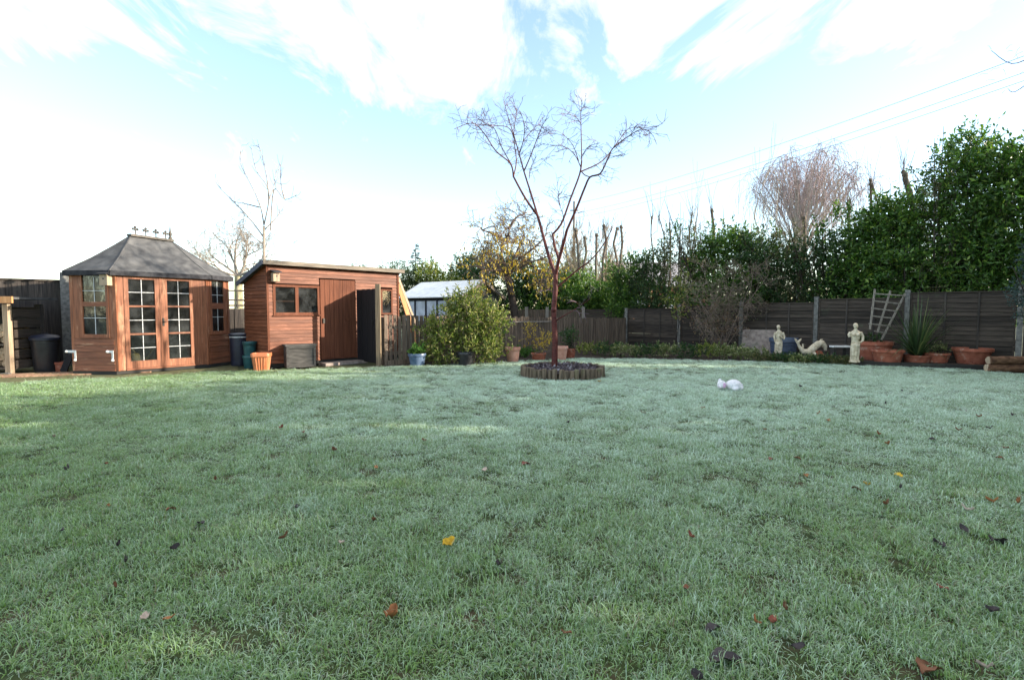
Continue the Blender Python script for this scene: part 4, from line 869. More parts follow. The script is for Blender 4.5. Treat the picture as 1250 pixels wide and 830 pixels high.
br([bx_(590, 225), ax_(680, 640), ax_(720, 540), ax_(748, 483), ax_(800, 465), ax_(838, 390), ax_(862, 340), ax_(930, 285), ax_(1010, 240), ax_(1060, 262)], -.25, -.8, .026, .004)
br([ax_(705, 455), ax_(722, 473), ax_(748, 483)], .1, -.5, .013, .011)
br([bx_(545, 388), ax_(618, 720), ax_(590, 610), ax_(592, 565)], -.1, -.5, .010, .004)
br([(678.5, 352), bx_(640, 450), bx_(720, 390), bx_(775, 325), bx_(810, 270), bx_(838, 210)], 0, -.5, .020, .008)
br([(678, 392), bx_(580, 690), bx_(640, 655), bx_(720, 598)], 0, -.6, .014, .005)
br([bx_(660, 640), bx_(640, 620), bx_(610, 615)], -.3, -.5, .006, .003)
br([(676, 357), bx_(490, 550), bx_(450, 520)], 0, .3, .010, .004)
lim.build('limbs', M['redbark'], T, smooth=True)
tw = MB(); r2 = np.random.default_rng(21)
for o, r0, r1 in B:
    if r1 > .006: continue
    n = len(o); L_ = np.sum(np.linalg.norm(np.diff(o, axis=0), axis=1)); cnt = int(L_ * 13)
    if o[-1][2] < 3.2: cnt = int(L_ * 5)
    for k in range(cnt):
        i = int(n * r2.uniform(.42, 1.0)) - 1; p = o[max(i, 1)]; d = unit(o[max(i, 1)] - o[max(i - 1, 0)]); d = unit(d * .7 + r2.normal(size=3) * .75); d[2] *= .75; q = [p]; st = r2.uniform(.055, .12)
        for s in range(4): d = unit(d + r2.normal(size=3) * .22); q.append(q[-1] + d * st)
        tw.tube(q, np.linspace(.0055, .0032, 5), 3, cap=False)
        for s in range(2):
            d2 = unit(d + r2.normal(size=3) * .9); p2 = q[2 + s]; tw.tube([p2, p2 + d2 * st, p2 + unit(d2 + r2.normal(size=3) * .4) * st * 1.9], [.0042, .0036, .003], 3, cap=False)
o_ = tw.build('twigs', M['twig_purple'], T); o_['kind'] = 'stuff'

# ------------------------------------------------------------------ statues and trellis
def remesh(o, vox, sm=2):
    m = o.modifiers.new('remesh', 'REMESH'); m.mode = 'VOXEL'; m.voxel_size = vox; m.use_smooth_shade = True
    s = o.modifiers.new('smooth', 'SMOOTH'); s.iterations = sm; s.factor = .5
def ell(mb, rows, seg=14):               # stacked ellipses (x, y, z, rx, ry)
    vs = []; n = len(rows)
    for x, y, z, rx, ry in rows:
        for j in range(seg): a = 6.2832 * j / seg; vs.append((x + rx * math.cos(a), y + ry * math.sin(a), z))
    fs = [(i * seg + j, i * seg + (j + 1) % seg, (i + 1) * seg + (j + 1) % seg, (i + 1) * seg + j) for i in range(n - 1) for j in range(seg)]
    fs += [tuple(range(seg))[::-1], tuple((n - 1) * seg + j for j in range(seg))]; mb.add(vs, fs)
def figure(p, H, label, style, rz):
    T = thing('statue', label, 'statue', p, rz)
    k = H / 1.0; m_ = MB()
    def e(rows): ell(m_, [(x * k, y * k, z * k, rx * k, ry * k) for x, y, z, rx, ry in rows])
    def t(ps, rs): m_.tube([np.array(q) * k for q in ps], [r * k for r in rs], 8)
    if style == 'woman':                  # slim robed figure, one arm across the chest, hip tilted
        e([(-.02, 0, .05, .075, .06), (-.02, 0, .12, .07, .06), (-.012, -.005, .30, .085, .068), (.0, -.005, .42, .10, .075), (.01, 0, .52, .092, .07), (.005, 0, .60, .07, .055), (0, 0, .68, .088, .062), (0, 0, .76, .10, .06), (0, 0, .80, .075, .05), (-.008, 0, .835, .032, .032), (-.01, -.005, .86, .03, .03)])
        t([(-.035, -.03, .045), (-.05, -.05, .25), (-.03, -.05, .46)], [.035, .042, .05]); t([(.03, -.02, .045), (.045, -.03, .25), (.05, -.02, .45)], [.035, .045, .055])
        t([(.095, 0, .775), (.14, .0, .66), (.13, -.04, .585), (.06, -.085, .64), (-.01, -.08, .69)], [.033, .03, .026, .023, .02]); t([(-.095, 0, .775), (-.12, -.01, .65), (-.10, -.03, .52), (-.06, -.06, .44)], [.033, .028, .024, .02])
        m_.ball((-.014 * k, -.012 * k, .915 * k), (.048 * k, .054 * k, .062 * k), 12, 9); m_.ball((-.012 * k, .03 * k, .935 * k), (.05 * k, .045 * k, .05 * k), 10, 7); m_.ball((-.012 * k, .07 * k, .92 * k), .028 * k, 8, 6)
        t([(-.014, -.06, .925), (-.014, -.068, .905)], [.008, .012])
        for a in range(9): an = a * .7; t([(.075 * math.cos(an) - .02, .065 * math.sin(an), .06), (.088 * math.cos(an) - .008, .07 * math.sin(an), .28), (.095 * math.cos(an), .074 * math.sin(an), .46)], [.014, .011, .006])
    else:                                  # classical torso, bare chest, cloth wound round hips, arm bent behind
        e([(0, 0, .04, .085, .07), (0, 0, .10, .08, .066), (.0, 0, .25, .088, .07), (.005, 0, .38, .098, .076), (.008, 0, .46, .10, .074), (.004, 0, .53, .084, .06), (0, -.004, .60, .095, .066), (0, -.006, .68, .112, .072), (0, 0, .755, .115, .062), (0, 0, .79, .07, .05), (0, -.004, .82, .036, .036), (0, -.006, .85, .033, .034)])
        t([(-.045, -.035, .04), (-.05, -.055, .22), (-.045, -.04, .44)], [.038, .045, .055]); t([(.045, -.015, .04), (.055, -.025, .22), (.05, -.02, .44)], [.038, .048, .058])
        t([(.11, 0, .755), (.165, .01, .65), (.16, -.02, .545), (.10, -.06, .50)], [.038, .035, .03, .024]); t([(-.11, 0, .755), (-.145, -.01, .68), (-.135, -.03, .63)], [.038, .036, .030])
        m_.ball((0, -.014 * k, .905 * k), (.052 * k, .058 * k, .068 * k), 12, 9); m_.ball((0, .015 * k, .93 * k), (.058 * k, .056 * k, .055 * k), 10, 7); t([(0, -.066, .912), (0, -.076, .89)], [.009, .013])
        t([(-.10, -.03, .42), (-.02, -.085, .46), (.06, -.075, .41), (.10, .0, .47)], [.022, .026, .026, .022]); t([(.01, -.09, .45), (.02, -.085, .30), (.0, -.075, .08)], [.03, .022, .02])
        for a in range(9): an = a * .7; t([(.088 * math.cos(an), .07 * math.sin(an), .05), (.09 * math.cos(an), .072 * math.sin(an), .25), (.10 * math.cos(an), .078 * math.sin(an), .42)], [.015, .012, .006])
        m_.ball((-.04 * k, -.06 * k, .685 * k), .04 * k, 8, 6); m_.ball((.045 * k, -.06 * k, .685 * k), .04 * k, 8, 6)
    o_ = m_.build('figure', M['stone'], T, world=False); remesh(o_, .0085 * k + .002, 2)
    m_ = MB(); m_.lathe([(.001, 0), (.125 * k, 0), (.125 * k, .035 * k), (.11 * k, .05 * k), (.001, .05 * k)], (0, 0, 0), 8); m_.build('plinth', M['stone'], T, world=False)
p_ = A(950, 436, 14.6); p_[2] = 0.0; hgt = A(950, 396, 14.6)[2]; figure(p_, hgt, 'small pale stone woman standing before the blue tub', 'woman', -.25)
p_ = G(1043, 442, RBZ); hgt = A(1043, 393.5, p_[1])[2] - RBZ; figure(p_, hgt, 'taller pale stone classical figure beside the large terracotta tub', 'torso', -.3)
# leaping fish ornament
q = A(988, 435, 14.55); q[2] = 0
T = thing('fish_statue', 'cream stone leaping fish ornament on a red clay base', 'ornament', q, -.1)
def dp(x, y): r = A(x, y, 14.55); return (r[0] - q[0], 0.0, r[2])
m_ = MB(); body = [dp(974, 418), dp(977, 424), dp(981, 429), dp(987, 430), dp(993, 424.5), dp(999, 419.5), dp(1003, 419), dp(1006, 423), dp(1007, 428)]
m_.tube(body, [.03, .045, .075, .10, .10, .095, .085, .065, .03], 12)
m_.tube([dp(974.5, 419), dp(972, 414.5), dp(970.5, 413)], [.035, .03, .008], 8); m_.tube([dp(974.5, 419), dp(977.5, 415), dp(979, 413)], [.035, .03, .008], 8)
m_.tube([dp(1000, 418), dp(1002, 414.5), dp(1004, 414)], [.04, .03, .008], 8); m_.tube([dp(981, 424), dp(980, 420), dp(984, 421)], [.03, .022, .006], 6)
a = np.array(dp(991, 428)); m_.tube([a, a + np.array([.05, -.10, -.1]), a + np.array([.07, -.16, -.2])], [.05, .04, .01], 8)
o_ = m_.build('body', M['stone'], T, world=False); remesh(o_, .012, 2)
m_ = MB(); b0_ = dp(999, 434)[0]; ell(m_, [(b0_, 0, 0, .17, .12), (b0_, 0, .06, .16, .12), (b0_ - .01, 0, .18, .13, .10), (b0_ - .02, 0, .255, .08, .07)]); m_.build('clay_base', M['terra'], T, world=False, smooth=True)
m_ = MB(); b1_ = dp(984, 434)[0]; ell(m_, [(b1_, 0, 0, .12, .10), (b1_, 0, .05, .11, .09), (b1_ + .02, 0, .13, .06, .06)]); m_.build('wave_base', M['stone'], T, world=False, smooth=True)
# fan trellis
TY = 13.62
T = thing('fan_trellis', 'grey wooden fan trellis leaning on the dark fence', 'trellis', (*A(1075, 416, TY)[:2], RBZ + .3))
def tp(x, y, d=0): r = A(x, y, TY + d); return r
for k, (xb, yb, xt, yt) in enumerate(((1062, 402, 1068, 353), (1071, 406, 1087, 355), (1076, 415, 1105, 358.5))):
    m_ = MB(); m_.beam(tp(xb, yb, -.1), tp(xt, yt, .12), .042, .02, up=(0, 1, 0)); m_.build('upright', M['trellis'], T)
for xa, ya, xb, yb in ((1067, 358.5, 1105, 361), (1065, 367, 1099, 371), (1063.5, 376, 1095, 380), (1063, 385.5, 1090, 388.5), (1060.5, 395, 1087, 398), (1067, 404, 1082, 406.5)):
    t_ = (ya - 355) / 60; m_ = MB(); m_.beam(tp(xa, ya, .09 - .2 * t_), tp(xb, yb, .09 - .2 * t_), .032, .016, up=(0, 1, 0)); m_.build('crossbar', M['trellis'], T)

# ------------------------------------------------------------------ shrubs, hedges and plants
def shoots(c, rad, n, L, per, up=.8, out=.6, shell=.45, r=None):
    """leaf bases and directions along short leafy shoots filling an ellipsoid"""
    r = r or rng; u = unit(r.normal(size=(n, 3))); k = r.random((n, 1)) ** shell; p = np.array(c) + u * k * np.array(rad)
    d = unit(u * out + np.array([0, 0, up]) + r.normal(size=(n, 3)) * .45); ln = L * r.uniform(.5, 1.4, (n, 1))
    t = r.random((n, per, 1)); P_ = p[:, None, :] + d[:, None, :] * ln[:, None, :] * t + r.normal(size=(n, per, 3)) * L * .05
    D_ = np.repeat(d[:, None, :], per, axis=1); return P_.reshape(-1, 3), D_.reshape(-1, 3), p, p + d * ln
def leafy(name, label, cat, base, lumps, n, Lsh, per, leafL, leafW, mat_, bark='bark_dark', group=None, up=.8, out=.6, spread=1.1, stems=5, stemr=.03, twigs=True, part='foliage', shell=.45, droop=0.0):
    T = thing(name, label, cat, base, 0, group); PL, DL = [], []; tw_ = MB(); b = np.array(base, float); vol = sum(np.prod(l[1]) ** (2 / 3) for l in lumps)
    for c, rad in lumps:
        nn = max(4, int(n * np.prod(rad) ** (2 / 3) / vol)); a, d, p0, p1 = shoots(c, rad, nn, Lsh, per, up, out, shell); a[:, 2] = np.maximum(a[:, 2], b[2] + .02); PL.append(a); DL.append(d)
        if twigs:
            for i in range(0, nn, 2): tw_.tube([p0[i], p1[i]], [.007, .003], 3, cap=False)
    st = MB()
    for k in range(stems):
        c, rad = lumps[k % len(lumps)]; e = np.array(c) + rng.normal(size=3) * np.array(rad) * .25; m0 = b + np.array([rng.normal() * .12, rng.normal() * .12, 0])
        mid = (m0 + e) / 2 + rng.normal(size=3) * .08; st.tube([m0, mid, e, e + (e - mid) * .5], [stemr, stemr * .8, stemr * .5, stemr * .2], 6)
        for q in range(4): e2 = np.array(c) + unit(rng.normal(size=3)) * np.array(rad) * .8; st.tube([mid + (e - mid) * .4, (mid + e2) / 2 + rng.normal(size=3) * .08, e2], [stemr * .5, stemr * .35, stemr * .15], 4, cap=False)
    if tw_.n: st.add(np.vstack(tw_.v), tw_.f)
    st.build('stems', M[bark], T)
    leaves(part, M[mat_], np.vstack(PL), leafL, leafW, T, axis=np.vstack(DL) + np.array([0, 0, -droop]), spread=spread); return T
# big bush in front of the picket fence
q = G(566, 447); q[1] += .55; BY = q[1]; q[0] = (566 - 625) / F * BY
def lump(x, y, Y, rx, ry, rz): c = A(x, y, Y); return (c, (rx, ry, rz))
leafy('garden_bush', 'large loose yellow-green bush before the picket fence', 'bush', q, [lump(545, 423, BY, .48, .42, .42), lump(588, 420, BY, .5, .45, .46), lump(570, 395, BY + .1, .52, .45, .5), lump(600, 396, BY + .1, .33, .35, .42), lump(533, 408, BY + .05, .30, .3, .35), lump(575, 373, BY + .1, .34, .3, .32), lump(556, 378, BY + .1, .24, .24, .3), lump(526, 436, BY - .1, .25, .25, .16), lump(603, 434, BY - .1, .22, .22, .2)], 1000, .34, 13, .085, .034, 'shrub', 'twig_brown', stems=12, stemr=.016, up=.75, out=.6, droop=.25)
leafy('pot_plant', 'fresh green low plant in the blue glazed pot', 'plant', G(507.5, 447.5) + np.array([0, .2, .27]), [(G(507.5, 447.5) + np.array([0, .2, .36]), (.2, .18, .09))], 60, .12, 10, .06, .028, 'grassplant', stems=4, stemr=.006)
q = G(658, 440.3) + np.array([0, .2, .17])
leafy('yellow_shrub', 'small shrub with golden yellow leaves in low pot', 'shrub', q, [(q + np.array([.02, 0, .28]), (.34, .26, .24)), (q + np.array([-.24, 0, .62]), (.18, .16, .26)), (q + np.array([.24, 0, .30]), (.18, .18, .14))], 70, .2, 8, .055, .026, 'yellowleaf', 'twig_brown', stems=9, stemr=.009, droop=.2)
q = G(698, 438) + np.array([0, .4, .23])
leafy('pot_plant', 'dark green leafy plant in small reddish pot', 'plant', q, [(q + np.array([-.05, 0, .28]), (.2, .18, .30))], 50, .2, 8, .10, .032, 'ivy', stems=5, stemr=.008)
# ground cover along the bed
specs = [(640, 434, .22, 'grassplant'), (722, 431, .30, 'shrub'), (745, 433, .34, 'ivy'), (765, 434, .30, 'varieg'), (790, 434, .33, 'ivy'), (815, 434, .34, 'varieg'), (842, 435, .34, 'ivy'), (868, 435, .36, 'shrub'), (893, 436, .36, 'varieg'), (918, 437.5, .26, 'varieg'), (940, 440, .14, 'olive'), (965, 441, .16, 'ivy'), (985, 442, .14, 'varieg'), (1010, 443, .16, 'ivy'), (1030, 444, .14, 'olive')]
names = {'grassplant': 'fresh green low border plant', 'shrub': 'yellow-green low border plant', 'ivy': 'dark green low border plant', 'varieg': 'cream variegated low border plant', 'olive': 'dull olive low border plant'}
bplace = ['beside the pink pot', 'at the end of the picket fence', 'next to the last pickets', 'in front of the fence corner', 'before the first dark fence panel', 'before the middle of the first dark panel', 'before the ivy-clad post', 'before the twiggy shrub', 'at the right of the twiggy shrub', 'before the leaning slab', 'left of the small stone woman', 'right of the small stone woman', 'before the fish ornament', 'right of the fish ornament', 'left of the taller statue']
for k, (x, y, hh, mm) in enumerate(specs):
    q = G(x, y + 3); q[1] += .35; q[0] = (x - 625) / F * q[1]
    leafy('border_plant', names[mm] + ' ' + bplace[k], 'plant', q, [(q + np.array([-.18, 0, hh * .55]), (.30, .28, hh * .55)), (q + np.array([.2, .05, hh * .5]), (.30, .28, hh * .5))], 130, .12, 9, .055, .03, mm, 'twig_brown', group='low plants along the lawn edge', stems=4, stemr=.008, twigs=False)
# strappy plant
q = G(1119, 441.5, RBZ) + np.array([0, 0, .14]); T = thing('strappy_plant', 'tall strappy green plant in a low terracotta bowl', 'plant', q)
PR = np.random.default_rng(8)
for k in range(150):
    az = PR.random() * 6.283; tilt = PR.uniform(.03, 1.15) ** 1.1; L_ = PR.uniform(.95, 1.72) * (1 - .18 * tilt); d = np.array([math.cos(az) * math.sin(tilt), math.sin(az) * math.sin(tilt), math.cos(tilt)]); p = q + np.array([math.cos(az), math.sin(az), 0]) * .05; s = np.array([-math.sin(az), math.cos(az), 0]); vs_ = []; wd = PR.uniform(.028, .044); nn = 7
    for i in range(nn + 1):
        t = i / nn; ww = wd * (1 - t ** 1.6) * .5 + .001; vs_ += [p - s * ww, p + s * ww]; p = p + d * L_ / nn; d = unit(d + np.array([0, 0, -.11 * (.4 + tilt) * (1 + t)])); p[2] = max(p[2], q[2] + .01)
    m_ = MB(); m_.add(vs_, [(2 * i, 2 * i + 1, 2 * i + 3, 2 * i + 2) for i in range(nn)]); o_ = m_.build('leaf', M['yucca'], T)
    o_.data.attributes.new('rnd', 'FLOAT', 'FACE').data.foreach_set('value', np.full(nn, PR.random(), dtype=np.float32))
q = TUB + np.array([0, 0, .42]); leafy('pot_plant', 'small dark leafy plant at the foot of the trellis', 'plant', q, [(q + np.array([-.1, 0, .08]), (.3, .2, .12))], 50, .12, 8, .06, .03, 'ivy', stems=4, stemr=.006)
q = G(1147, 442.5, RBZ) + np.array([0, .1, .19]); leafy('pot_plant', 'straggly pale plant in a small terracotta pot', 'plant', q, [(q + np.array([0, 0, .12]), (.2, .18, .10))], 40, .14, 7, .06, .02, 'varieg', stems=5, stemr=.006)

# evergreen hedge behind the panel fence
hedge = [(768, 318, 1.6, .85), (800, 302, 1.5, .95), (832, 278, 1.4, .95), (868, 284, 1.4, .95), (905, 274, 1.4, 1.0), (938, 292, 1.3, .9), (968, 282, 1.3, .9), (1003, 288, 1.3, .9), (1036, 262, 1.3, .95), (1072, 250, 1.3, .95), (1108, 232, 1.3, .95), (1140, 212, 1.3, .85), (1172, 178, 1.4, .75), (1205, 190, 1.3, .9), (1240, 178, 1.3, .95), (1290, 185, 1.4, 1.1)]
hplace = ['at the corner with the picket fence', 'next to the picket fence corner', 'above the ivy-clad fence post', 'behind the leafless twiggy shrub', 'behind the right edge of the twiggy shrub', 'above the leaning stone slab', 'behind the small stone woman', 'behind the fish ornament', 'behind the taller statue', 'behind the fan trellis', 'behind the strappy plant', 'between strappy plant and big bowl', 'tallest in the row', 'behind the big rimmed bowl', 'above the stacked logs', 'past the stacked logs']
for k, (x, yt, off, rad) in enumerate(hedge):
    Yd = fence_d(x) + off; base = A(x, 380, Yd); base[2] = 0; zt = A(x, yt, Yd)[2]; lumps_ = []
    z = 1.25
    while z < zt - .35:
        f_ = (z - 1.2) / (zt - 1.2); rr = rad * (1.16 - .42 * f_) * rng.uniform(.8, 1.15); lumps_.append((np.array([base[0] + rng.normal() * .26, base[1] + rng.normal() * .22, z]), (rr, rr * .85, .46))); z += .46
    for q_ in range(5 if k < 11 else 9): lumps_.append((np.array([base[0] + rng.normal() * rad * .6, base[1] + rng.normal() * .25, zt - rng.uniform(.0, .8)]), (.13, .13, .32)))
    kind_ = (0, 1, 2, 0, 3, 1, 2, 1, 0, 3, 0, 2, 0, 3, 0, 0)[k]
    mat_, lab_, lf_, lw_, dn_ = (('laurel', 'glossy green laurel shrub in the hedge behind the panel fence', .135, .055, 600), ('ivy', 'dark green ivy-like shrub in the hedge behind the panel fence', .085, .055, 560), ('olive', 'thin dull olive-green shrub with brown twigs in the hedge', .075, .030, 430), ('laurel', 'glossy green laurel shrub in the hedge behind the panel fence', .165, .062, 460))[kind_]
    lab_ = lab_.replace('behind the panel fence', 'XX').replace('in the hedge', 'XX').replace('XX XX', 'XX').replace('XX', 'hedge shrub ' + hplace[k]).replace('shrub hedge shrub', 'hedge shrub').replace('shrub with brown twigs hedge shrub', 'twiggy hedge shrub')
    leafy('laurel_shrub' if kind_ in (0, 3) else 'hedge_shrub', lab_, 'shrub', base, lumps_, int(dn_ * (.66 if k >= 11 else 1) * (zt - 1) / 2.4), .42 if k < 11 else .55, 12, lf_, lw_, mat_, 'bark_grey' if kind_ == 2 else 'bark_dark', 'evergreen hedge behind the panel fence', stems=11 if kind_ == 2 else 7, stemr=.03, up=.85, out=.5, droop=.15)
# bluish bush at the fence end
q = np.array([10.72, 10.55, 0.0])
leafy('conifer_bush', 'blue-green bush overhanging the end of the panel fence', 'bush', q, [(q + np.array([0, 0, 1.5]), (.42, .4, .5)), (q + np.array([.1, 0, 2.05]), (.5, .45, .45)), (q + np.array([-.1, 0, 2.5]), (.32, .35, .35)), (q + np.array([-.3, 0, 1.75]), (.3, .3, .3))], 420, .2, 14, .055, .022, 'bluegreen', stems=5, stemr=.025, up=.3, out=.9)
# tall evergreens further along the right-hand side
for k, (x, y, h_) in enumerate(((14.6, 10.4, 6.0), (14.2, 8.2, 6.6), (14.0, 6.0, 6.8), (13.8, 3.8, 6.8), (13.8, 1.6, 6.8), (13.8, -.6, 6.8), (13.8, -2.8, 6.8), (13.8, -5.0, 6.8), (13.8, -7.2, 6.8), (13.8, -9.4, 6.8))):
    lumps_ = [(np.array([x + rng.normal() * .2, y + rng.normal() * .2, z]), (1.45 * (1 - .35 * z / h_), 1.65 * (1 - .3 * z / h_), .75)) for z in np.arange(.7, h_ - .4, .62)]
    leafy('evergreen_tree', 'tall dense evergreen tree along the right side of the lawn', 'tree', (x, y, 0), lumps_, 900, .5, 12, .26, .13, 'laurel', 'bark_dark', 'evergreen trees along the right side', stems=6, stemr=.07, up=.6, out=.6, part='crown')

# thorny twig shrub hanging over the fence
def twiggy(name, label, base, tops, nper, L_, mat_, group=None, r0=.02, leafm=None, nleaf=0, cat='shrub', rr=1.0):
    T = thing(name, label, cat, base, 0, group); m_ = MB(); tips = []; b = np.array(base, float)
    for c in tops:
        c = np.array(c); m0 = b + np.array([rng.normal() * .15, rng.normal() * .1, 0]); mid = (m0 + c) / 2 + rng.normal(size=3) * .15; m_.tube([m0, mid, c], [r0, r0 * .7, r0 * .35], 5, cap=False)
        for k in range(nper): grow(m_, mid + (c - mid) * rng.random(), rng.normal(size=3) + np.array([0, 0, .35]), L_, .007 * rr, 2, tips, nchild=4, up=.03 if rr == 1 else .25, jit=.35 if rr == 1 else .2, ang=(.4, 1.2) if rr == 1 else (.25, .7), shrink=.7, sides=4, rmin=.0035 * rr, nseg=4, start=.15)
    m_.build('branches', M[mat_], T)
    if nleaf:
        t_ = np.array([t[0] for t in tips]); c_ = t_[rng.integers(0, len(t_), nleaf)] + rng.normal(size=(nleaf, 3)) * .03; leaves('foliage', M[leafm], c_, .05, .03, T, axis=(0, 0, -.3))
    return T
q = A(878, 430, 16.6); q[2] = 0
twiggy('twiggy_shrub', 'leafless grey-brown twiggy shrub spilling over the dark fence', q, [A(x, y, 16.4 + dz) for x, y, dz in ((840, 345, .3), (860, 335, .2), (880, 328, .1), (900, 324, 0), (920, 328, -.2), (938, 336, -.4), (850, 360, .1), (872, 358, 0), (895, 350, -.1), (915, 350, -.1), (860, 390, 0), (885, 385, -.1))], 7, .5, 'twig_dull', r0=.016, leafm='olive', nleaf=1500)
q = A(872, 430, 16.4); q[2] = 0
leafy('climbing_plant', 'sparse climbing plant with small pink-brown leaves on the dark fence', 'climber', q, [lump(868, 395, 16.3, .55, .15, .55), lump(893, 402, 15.9, .35, .15, .5), lump(845, 380, 17.0, .35, .15, .5)], 110, .35, 6, .05, .032, 'rustleaf', 'twig_brown', stems=9, stemr=.01, up=.3, out=.7, droop=.5)
q = A(835, 430, 17.4); q[2] = 0
leafy('ivy_climber', 'yellow-green ivy creeping up the fence post', 'climber', q, [lump(830, 375, 17.5, .22, .15, .5), lump(835, 350, 17.5, .3, .2, .4), lump(815, 368, 17.8, .3, .12, .14)], 110, .2, 7, .07, .05, 'shrub', stems=4, stemr=.01)

for x, tl in ((702, ((690, 300), (700, 290), (710, 305), (698, 320))), (742, ((728, 305), (740, 296), (752, 305), (746, 322)))):
    q = A(x, 380, 26.5); q[2] = 0; twiggy('bare_thicket', 'hazy tan thicket of bare stems ' + ('beside the red tree' if x < 720 else 'next to the hedge'), q, [A(a, b, 26.5 + rng.normal() * .4) for a, b in tl], 9, 1.0, 'twig_tan', r0=.04, rr=2.4)
# pollarded trunks
def pollard(x, yt, Y, lab, lean=0, r=.07, nsh=9, shL=.9, mat_='bark_grey', group=None):
    base = A(x - lean * 14, 380, Y); base[2] = 0; top = A(x, yt, Y); T = thing('pollarded_tree', lab, 'tree', base, 0, group); m_ = MB(); n = 7
    pts_ = [base + (top - base) * i / n + np.array([rng.normal() * .06, rng.normal() * .06, 0]) * (0 < i) for i in range(n + 1)]; m_.tube(pts_, np.linspace(r, r * .62, n + 1), 8); m_.ball(pts_[-1], r * .95, 8, 6); m_.ball(pts_[-1] + np.array([r * .6, 0, -.05]), r * .6, 8, 6); m_.build('trunk', M[mat_], T, smooth=True)
    s = MB()
    for k in range(int(nsh * rng.uniform(.3, .9))):
        d = unit(np.array([rng.normal() * .16, rng.normal() * .16, 1.0])); p = pts_[-1] + rng.normal(size=3) * r * .5 - np.array([0, 0, rng.random() * .5]); L_ = shL * rng.uniform(.2, 1.5); q = [p]
        for i in range(4): d = unit(d + rng.normal(size=3) * .09); q.append(q[-1] + d * L_ / 4)
        s.tube(q, np.linspace(.010, .004, 5), 3, cap=False)
    for k in range(9):
        i = rng.integers(3, n); d = unit(np.array([rng.normal(), rng.normal(), 1.0])); s.tube([pts_[i], pts_[i] + d * .3, pts_[i] + d * .3 + np.array([0, 0, .45])], [.010, .008, .003], 3, cap=False)
    s.build('shoots', M['twig_brown'], T)
for x, yt, Y, ln in ((704, 275, 24, -.5), (714, 284, 24.5, .1), (726, 281, 25, -.6), (737, 270, 24, 0), (752, 273, 26, .1), (758, 271, 25, .4)): pollard(x, yt + 6, Y, 'thin pollarded trunk with knobbly top behind the picket fence', ln, .085, 14, .75, 'bark_grey', 'pollarded trunks behind the picket fence')
for x, yt, r_ in ((796, 255, .05), (808, 254, .045), (818, 262, .06), (844, 250, .05), (871, 247, .09), (981, 256, .10), (1039, 236, .08), (1062, 210, .07), (1068, 215, .05), (1104, 200, .09), (1110, 203, .11)): pollard(x, yt + 10, fence_d(x) + 2.2, 'dark cut trunk with thin upright shoots rising above the laurel hedge', rng.normal() * .3, r_ * .8, 13, 1.0, 'bark_grey', 'pollarded trunks in the hedge')
for x, yt in ((855, 262), (925, 240), (900, 268), (945, 262), (1000, 250), (1025, 245)):
    Y = fence_d(x) + 1.8; base = A(x, 380, Y); base[2] = 0; tips = []; m_ = MB(); T = thing('bare_sapling', 'thin bare sapling poking out of the laurel hedge', 'tree', base, 0, 'bare saplings in the hedge'); top = A(x, yt, Y)
    grow(m_, base, (0, 0, 1), (top[2]) * .95, .025, 2, tips, nchild=6, up=.2, jit=.06, ang=(.25, .6), shrink=.42, sides=5, rmin=.004, nseg=7, start=.5); m_.build('branches', M['twig_tan'], T)

# weeping birch
BYd = 31.0; base = A(978, 380, BYd); base[2] = 0; T = thing('birch_tree', 'leafless weeping birch with pinkish hanging twigs beyond the hedge', 'tree', base)
m_ = MB(); ends = []; PR = np.random.default_rng(4)
top = A(978, 198, BYd)
trk = [base + np.array([PR.normal() * .06, PR.normal() * .06, 0]) + (top - base) * t for t in np.linspace(0, .9, 9)]; m_.tube(trk, np.linspace(.2, .07, 9), 8); 
lm_ = MB()
cz = 7.9; dome = lambda u: np.array([base[0], base[1], cz]) + u * np.array([3.0, 2.8, 3.0]) * (1 + PR.normal() * .15)
for k in range(85):
    u = unit(PR.normal(size=3)); u[2] = abs(u[2]) ** .8; u = unit(u); tip = dome(u) * 1.0; t = .34 + .5 * max(u[2], 0) * PR.uniform(.7, 1.0); p = trk[0] + (trk[-1] - trk[0]) * t
    ctl = p * .55 + tip * .45 + np.array([0, 0, .75]); q = [(1 - f) ** 2 * p + 2 * f * (1 - f) * ctl + f * f * tip + PR.normal(size=3) * .05 * (0 < f) for f in np.linspace(0, 1, 8)]
    lm_.tube(q, np.linspace(.042, .012, 8), 5, cap=False)
    for i in (4, 5, 6, 7):
        for s in range(2 if i < 7 else 4): ends.append(q[i] + PR.normal(size=3) * .14)
m_.build('trunk', M['bark_birch'], T, smooth=True); lm_.build('limbs', M['bark_birch'], T)
st = MB()
for e in ends:
    for k in range(2):
        d = unit(np.array([PR.normal() * .8, PR.normal() * .8, .5])); q = [e]; L_ = PR.uniform(.6, 2.6)
        for i in range(6): d = unit(d + np.array([0, 0, -.75]) + PR.normal(size=3) * .09); q.append(q[-1] + d * L_ / 6)
        st.tube(q, np.linspace(.011, .006, 7), 3, cap=False)
o_ = st.build('hanging_twigs', M['birch_twig'], T); o_['kind'] = 'stuff'

